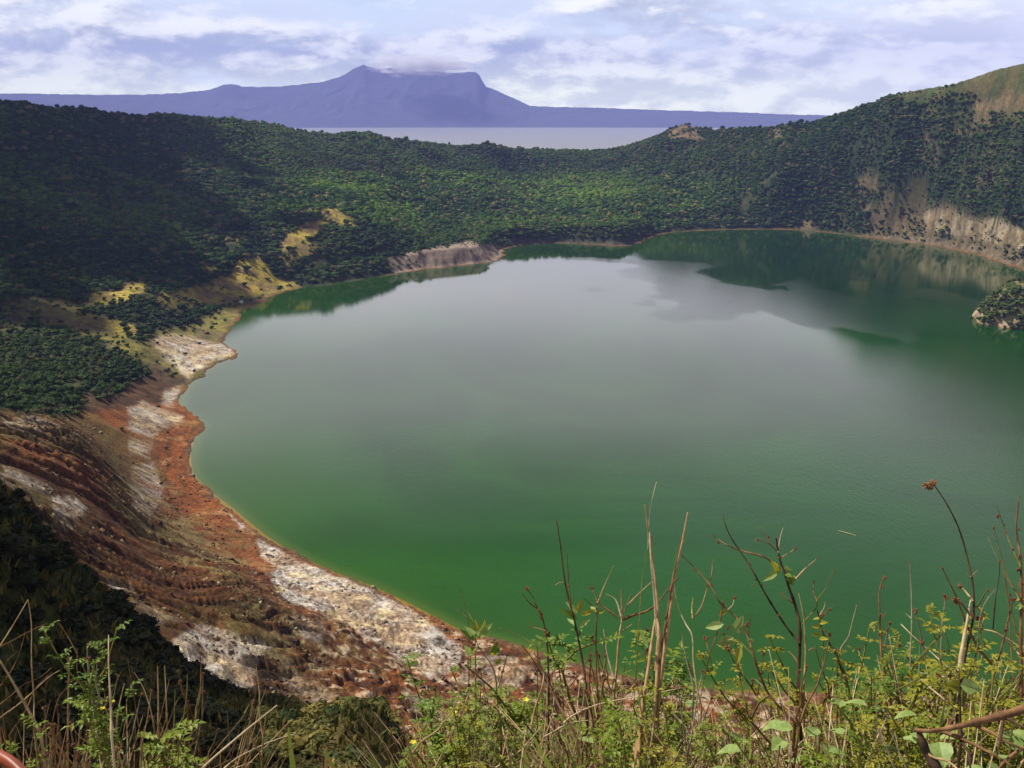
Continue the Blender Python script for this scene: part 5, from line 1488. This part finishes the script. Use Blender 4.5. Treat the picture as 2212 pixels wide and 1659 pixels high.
for x, y, rx, rz, lab in [(776, 1348, 2.8, 2.8, 'small white puff of steam on the pale crust'), (935, 1375, 4.0, 3.4, 'steam wisp at the tip of the pale crust by the water')]:
    q = atz(x, y, 2.5)
    steam('steam', (q[0], q[1], q[2] + 1.0), (rx, rx, rz), .35, lab, 'steam', 2.2)
pk = at(905, 141, 11180)
steam('cloud_cap', (pk[0] + 40, pk[1], pk[2]), (700, 470, 135), .03, 'white clouds streaming over the flat summit', 'cloud_cap', 3.5)  # cap of clouds clinging to the far summit
# ------------------------------------------------------------------ added unseen puffs that block the sun over left slopes and near brow
g_ = np.random.default_rng(12)
V0, F0 = [], []
for j in range(7):
    th = math.pi * (j + .05) / 6.1
    for i in range(10):
        V0.append((math.sin(th) * math.cos(i * .6283), math.sin(th) * math.sin(i * .6283), math.cos(th)))
for j in range(6):
    for i in range(10):
        F0.append((j * 10 + i, (j + 1) * 10 + i, (j + 1) * 10 + (i + 1) % 10, j * 10 + (i + 1) % 10))
V0, F0 = np.array(V0), np.array(F0)
PV, PF = [], []; base = 0
DIRH = np.array([math.sin(R(SUN_AZ)), math.cos(R(SUN_AZ))])
cz = 1150
def puffs(n, cx, cy_, sx_, sy_, gz, s0, s1, lim):
    global base
    for k in range(n):
        q = g_.normal(size=2)
        gx, gy = cx + q[0] * sx_, cy_ + q[1] * sy_
        if not lim(gx, gy): continue
        if gy > 300 and (gy > 2000 or sdist[ground_at(np.array([gx]), np.array([gy]))[1][0], ground_at(np.array([gx]), np.array([gy]))[2][0]] < 90): continue
        off = (cz - gz) / math.tan(R(SUN_EL))
        s_ = g_.uniform(s0, s1)
        PV.append(V0 * np.array([s_, s_, s_ * .6]) + np.array([gx + DIRH[0] * off, gy + DIRH[1] * off, cz + g_.uniform(-6, 14)])); PF.append(F0 + base); base += len(V0)
puffs(1500, -640, 900, 170, 360, 60, 14, 46, lambda x, y: y > 640 and (x < -380 or (x < -150 and g_.uniform() < .35)))
puffs(1300, -58, 88, 24, 30, 100, 4, 9, lambda x, y: math.degrees(math.atan2(x, y)) < -18 + g_.uniform(-3, 3) and math.hypot(x, y) > 22)
m_cl, t = mat('blocker_white')
t.n('ShaderNodeOutputMaterial', {'Surface': t.n('ShaderNodeBsdfDiffuse', {'Color': (.9, .9, .92, 1)})})
tag(link('sun_blocker', np_mesh('sun_blocker', np.concatenate(PV), np.concatenate(PF), True), m_cl), 'added white puffs high to the left, outside the view, to shade the left slope', 'sun_blocker', kind='stuff')

# ------------------------------------------------------------------ stones and lumps on the near shore
g_ = np.random.default_rng(19)
n = 20000
aa = g_.uniform(R(-27), R(12), n); rr_ = g_.uniform(190, 480, n)
x, y = rr_ * np.sin(aa), rr_ * np.cos(aa)
z, j0_, i0_ = ground_at(x, y)
sel = (sdist[j0_, i0_] > .5) & (sdist[j0_, i0_] < 110) & (z < 60) & (fbm(x / 9, y / 9, 331, 3) > .51)
x, y, z = x[sel], y[sel], z[sel]; pale = wm[j0_[sel], i0_[sel]]
n = len(x)
S0 = np.array([(-1, -.9, -.3), (1, -1, -.3), (.9, 1, -.3), (-1, .8, -.3), (-.6, -.5, .5), (.5, -.6, .7), (.6, .4, .55), (-.4, .6, .8)])
SQ = np.array([(0, 1, 5, 4), (1, 2, 6, 5), (2, 3, 7, 6), (3, 0, 4, 7), (4, 5, 6, 7)])
P = S0[None] * g_.uniform(.55, 1.35, (n, 8, 3))
ro = g_.uniform(0, 6.28, n); c_, s_ = np.cos(ro), np.sin(ro)
sz = g_.gamma(1.5, .15, n) + .10
P = np.stack([(P[..., 0] * c_[:, None] - P[..., 1] * s_[:, None]) * sz[:, None] + x[:, None], (P[..., 0] * s_[:, None] + P[..., 1] * c_[:, None]) * sz[:, None] + y[:, None], P[..., 2] * sz[:, None] + z[:, None]], -1)
cl = np.array([(.10, .045, .02), (.22, .13, .07), (.36, .28, .20), (.05, .03, .02)])[g_.integers(4, size=n)] * g_.uniform(.7, 1.3, n)[:, None]
cl = cl + (np.array([.48, .40, .34]) * g_.uniform(.5, 1.1, n)[:, None] - cl) * (pale * .75)[:, None]
me = np_mesh('rubble', P.reshape(-1, 3), (SQ[None] + (np.arange(n) * 8)[:, None, None]).reshape(-1, 4), False, np.repeat(cl, 8, 0))
tag(link('rubble', me, m_land), 'stones and broken crust strewn over the rusty near shore', 'rubble', kind='stuff')
# ------------------------------------------------------------------ odds and ends
m_rod = plain('orange_red_skin', (.16, .03, .014), (.26, .055, .022), 30, .45)
V, F = [], []
P_ = smooth_path([pt(-60, 1600, 1.25), pt(-10, 1629, 1.22), pt(22, 1647, 1.20), pt(52, 1676, 1.18), pt(80, 1720, 1.15)], 5)
o0 = P_[0].copy()
tube(V, F, [p - o0 for p in P_], [.0066 * (1 - .12 * i / len(P_)) for i in range(len(P_))], 14)
ob = link('rod', raw_mesh('rod', V, F, m_rod, True)); ob.location = o0
tag(ob, 'smooth orange red rounded end poking into the extreme lower left corner', 'rod')
q0, q1 = atz(1811, 1146, .12), atz(1849, 1157, .12)
V, F = [], []
q0, q1 = Vector(q0), Vector(q1)
c0 = (q0 + q1) / 2
tube(V, F, [q0 - c0, (q1 - q0) * .15 + Vector((0, .1, .02)), q1 - c0], [.10, .16, .08], 6)
ob = link('driftwood', raw_mesh('driftwood', V, F, M['pale'], True)); ob.location = c0
tag(ob, 'thin pale floating stick alone on the open green water', 'driftwood')
# ------------------------------------------------------------------ air
HX, HY0, HY1, HZ0, HZ1 = 12500, -400, 13100, -12, 900
v = [(-HX, HY0, HZ0), (HX, HY0, HZ0), (HX, HY1, HZ0), (-HX, HY1, HZ0), (-HX, HY0, HZ1), (HX, HY0, HZ1), (HX, HY1, HZ1), (-HX, HY1, HZ1)]
me = bpy.data.meshes.new('haze')
me.from_pydata(v, [], [(0, 3, 2, 1), (4, 5, 6, 7), (0, 1, 5, 4), (1, 2, 6, 5), (2, 3, 7, 6), (3, 0, 4, 7)])
m_hz, t = mat('haze_air')
pv = t.n('ShaderNodeVolumePrincipled')
pv.inputs['Color'].default_value = (.34, .40, 1.0, 1)
pv.inputs['Density'].default_value = 7.0e-5
pv.inputs['Anisotropy'].default_value = 0.0
t.n('ShaderNodeOutputMaterial', {'Volume': pv})
m_hz.cycles.homogeneous_volume = True if hasattr(m_hz.cycles, 'homogeneous_volume') else None
tag(link('haze', me, m_hz), 'thin blue haze over the lake and far mountain', 'haze', kind='stuff')
